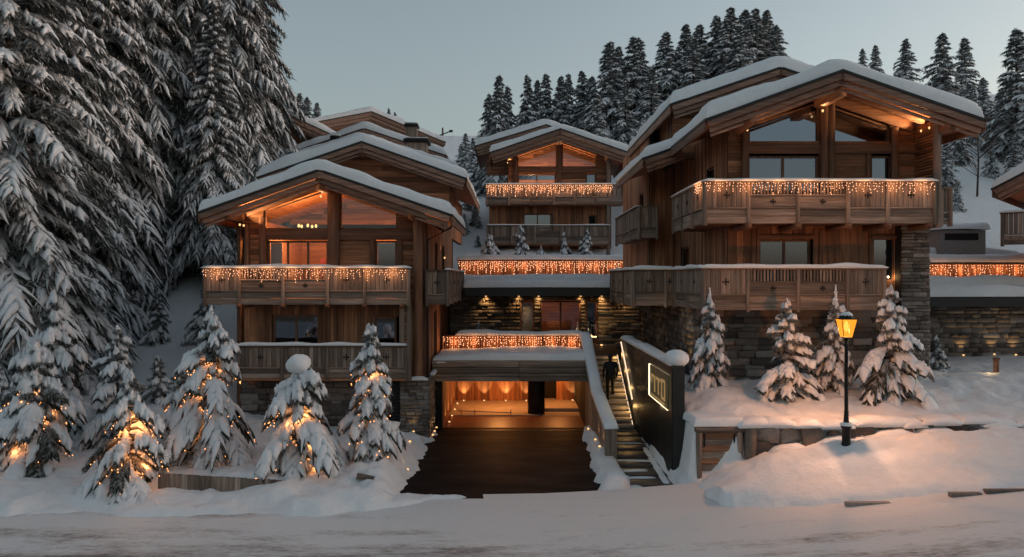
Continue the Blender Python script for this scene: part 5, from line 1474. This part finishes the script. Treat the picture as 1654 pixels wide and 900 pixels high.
# ---- young trees in front, many wound with fairy lights
def fairy(label, loc, geo, n, zmax, rng, e=1.4, zmin=.1):
    O, D, L, A, B, Tn = geo
    t = thing('fairy_lights', label, 'string lights', loc, 'fairy lights wound on the young trees')
    idx = [i for i in range(len(O)) if O[i][2] < zmax and D[i][1] < .35]
    pts = []
    for _ in range(n):
        i = rng.choice(idx); s = rng.uniform(.55, 1.08)
        p = O[i] + D[i] * L[i] * s + UP * ((A[i] * s - B[i] * s * s) * L[i] - Tn[i] * 1.15)
        if p[2] < .02: continue
        pts.append(p + np.array(loc))
    bulbs('bulbs', t, pts, .015, 'bulb_tree')
    for k in range(24):
        p = pts[(k * 7) % len(pts)]; q = np.array(loc) * np.array([1, 1, 0]) + np.array([0, 0, p[2]])
        p = q + (p - q) * .5
        light('POINT', 'string_glow', tuple(p), e, (1, .36, .11), t, .10)
prng = random.Random(5)
young = [
    # px, base py, Y, top py, R, label, lights, kwargs
    (60, 745, 21.3, 560, 1.15, 'rounded snow-heaped spruce glowing with lights at the left edge', 90, dict(nb=60, snow=.17, droop=.95, fat=1.6, prof=.6)),
    (85, 700, 24.0, 480, 1.25, 'tall snow-heaped spruce rising behind the glowing one at the left edge', 0, dict(nb=64, snow=.18, droop=.95, fat=1.5, prof=.6)),
    (-6, 690, 23.0, 590, .9, 'snowy spruce cut off by the left picture edge', 0, dict(nb=46, snow=.15, droop=.9, fat=1.4)),
    (210, 782, 19.9, 605, 1.15, 'glowing snow-draped spruce standing in front of the others nearest the road', 90, dict(nb=46, snow=.13, droop=1.0, fat=1.1, prof=.7)),
    (190, 700, 23.5, 528, 1.05, 'dark-tipped snowy spruce between the two glowing trees on the left', 0, dict(nb=60, snow=.10, droop=.8, fat=1.0, prof=.7)),
    (342, 742, 21.6, 505, 1.28, 'broad lit spruce with a bent snowy tip left of the chalet balconies', 120, dict(nb=66, snow=.12, droop=1.0, fat=1.2, prof=.62)),
    (292, 700, 22.6, 590, .8, 'low snow-laden spruce tucked behind the broad lit spruce', 20, dict(nb=44, snow=.13, droop=.9, fat=1.3)),
    (482, 758, 20.9, 588, 1.2, 'lit spruce crowned by a big round ball of snow', 80, dict(nb=44, snow=.14, droop=1.05, fat=1.25, prof=.38, top_ball=.34, crown=.95)),
    (598, 742, 21.8, 530, .74, 'slender lit spruce in front of the stone pillar by the driveway', 100, dict(nb=66, snow=.12, droop=.9, fat=1.5, prof=.55)),
    (255, 655, 27.5, 575, .55, 'tiny spruce alone on the snow slope beyond the lit trees', 0, dict(nb=36, snow=.06, droop=.7, fat=1.0)),
    (256, 555, 36.0, 470, .75, 'small spruce at the dark forest edge on the slope', 0, dict(nb=46, snow=.07, droop=.8, fat=1.0)),
    (215, 530, 38.0, 470, .8, 'small spruce in shade under the giant trees', 0, dict(nb=40, snow=.06, droop=.8, fat=1.0)),
    (330, 530, 36.0, 465, .9, 'small shaded spruce behind the left balcony corner', 0, dict(nb=40, snow=.07, droop=.8, fat=1.0)),
    (1147, 606, 23.6, 465, .62, 'slim snowy spruce on the mound beside the sign wall', 0, dict(nb=44, snow=.12, droop=1.0, fat=1.6, prof=.6, rise=.2, crown=.86)),
    (1272, 628, 22.9, 482, 1.0, 'sparse snowy spruce with stiff side arms left of the street lamp', 0, dict(nb=36, snow=.11, droop=.55, fat=1.3, prof=.75, rise=.45, crown=.93)),
    (1350, 614, 23.6, 460, .72, 'narrow snowy spruce directly behind the street lamp', 0, dict(nb=44, snow=.11, droop=.9, fat=1.5, prof=.6, crown=.82)),
    (1438, 626, 23.0, 468, 1.15, 'wide snow-covered spruce right of the street lamp by the stone pillar', 0, dict(nb=50, snow=.12, droop=.75, fat=1.3, prof=.75, rise=.35)),
    (841, 414, 46.9, 366, .62, 'small snowy spruce on the roof terrace, leftmost tall one', 0, dict(nb=34, snow=.12, droop=.9, fat=1.6)),
    (874, 416, 46.9, 402, .5, 'lowest snow-covered spruce on the roof terrace', 0, dict(nb=20, snow=.12, droop=.8, fat=1.6)),
    (910, 414, 46.9, 378, .6, 'small snowy spruce in the middle of the roof terrace', 0, dict(nb=30, snow=.12, droop=.9, fat=1.6)),
    (948, 414, 46.9, 372, .6, 'small snowy spruce at the right end of the roof terrace', 0, dict(nb=30, snow=.12, droop=.7, fat=1.5)),
    (790, 414, 46.9, 382, .8, 'snow-heaped bushy spruce at the left end of the roof terrace', 0, dict(nb=34, snow=.15, droop=.9, fat=1.6)),
    (773, 545, 34.2, 522, .35, 'tiny snowy spruce peeking above the garage balustrade', 0, dict(nb=20, snow=.08, droop=.8, fat=1.4)),
    (1512, 600, 27.5, 545, .5, 'small spruce at the corner of the right chalet', 0, dict(nb=30, snow=.08, droop=.8, fat=1.3)),
]
for i, (px, bpy_, Y, tpy, Rb, lab, nl, kw) in enumerate(young):
    x = PX(px, Y)
    z = gnd(x, Y) - .05 if (Y < 45 and not (33 < Y < 35)) else (PZ(420, 46.9) - .1 if Y > 45 else 2.44)
    h = PZ(tpy, Y) - z
    k = dict(side=8, slen=.44, nrs=5, blade=12, bl=.14, bw=.012, low=.07, nt=5, rise=.3, vary=.55, gaps=.08, cover=.93); k.update(kw); k['fat'] *= .74; k['nb'] = int(k['nb'] * 1.2); k['snow'] *= 1.08; Rb *= 1.1
    ms_, geo = spruce_meshes('young_spruce', h, Rb, 500 + i, **k)
    plant(ms_, lab, (x, Y, z), 1.0, 0, 'young spruces around the chalets', name='young_spruce')
    if nl: fairy('fairy lights on the ' + lab.replace('glowing ', '').replace('lit ', '').replace('standing ', ''), (x, Y, z), geo, int(nl * 4), h * .72, prng)
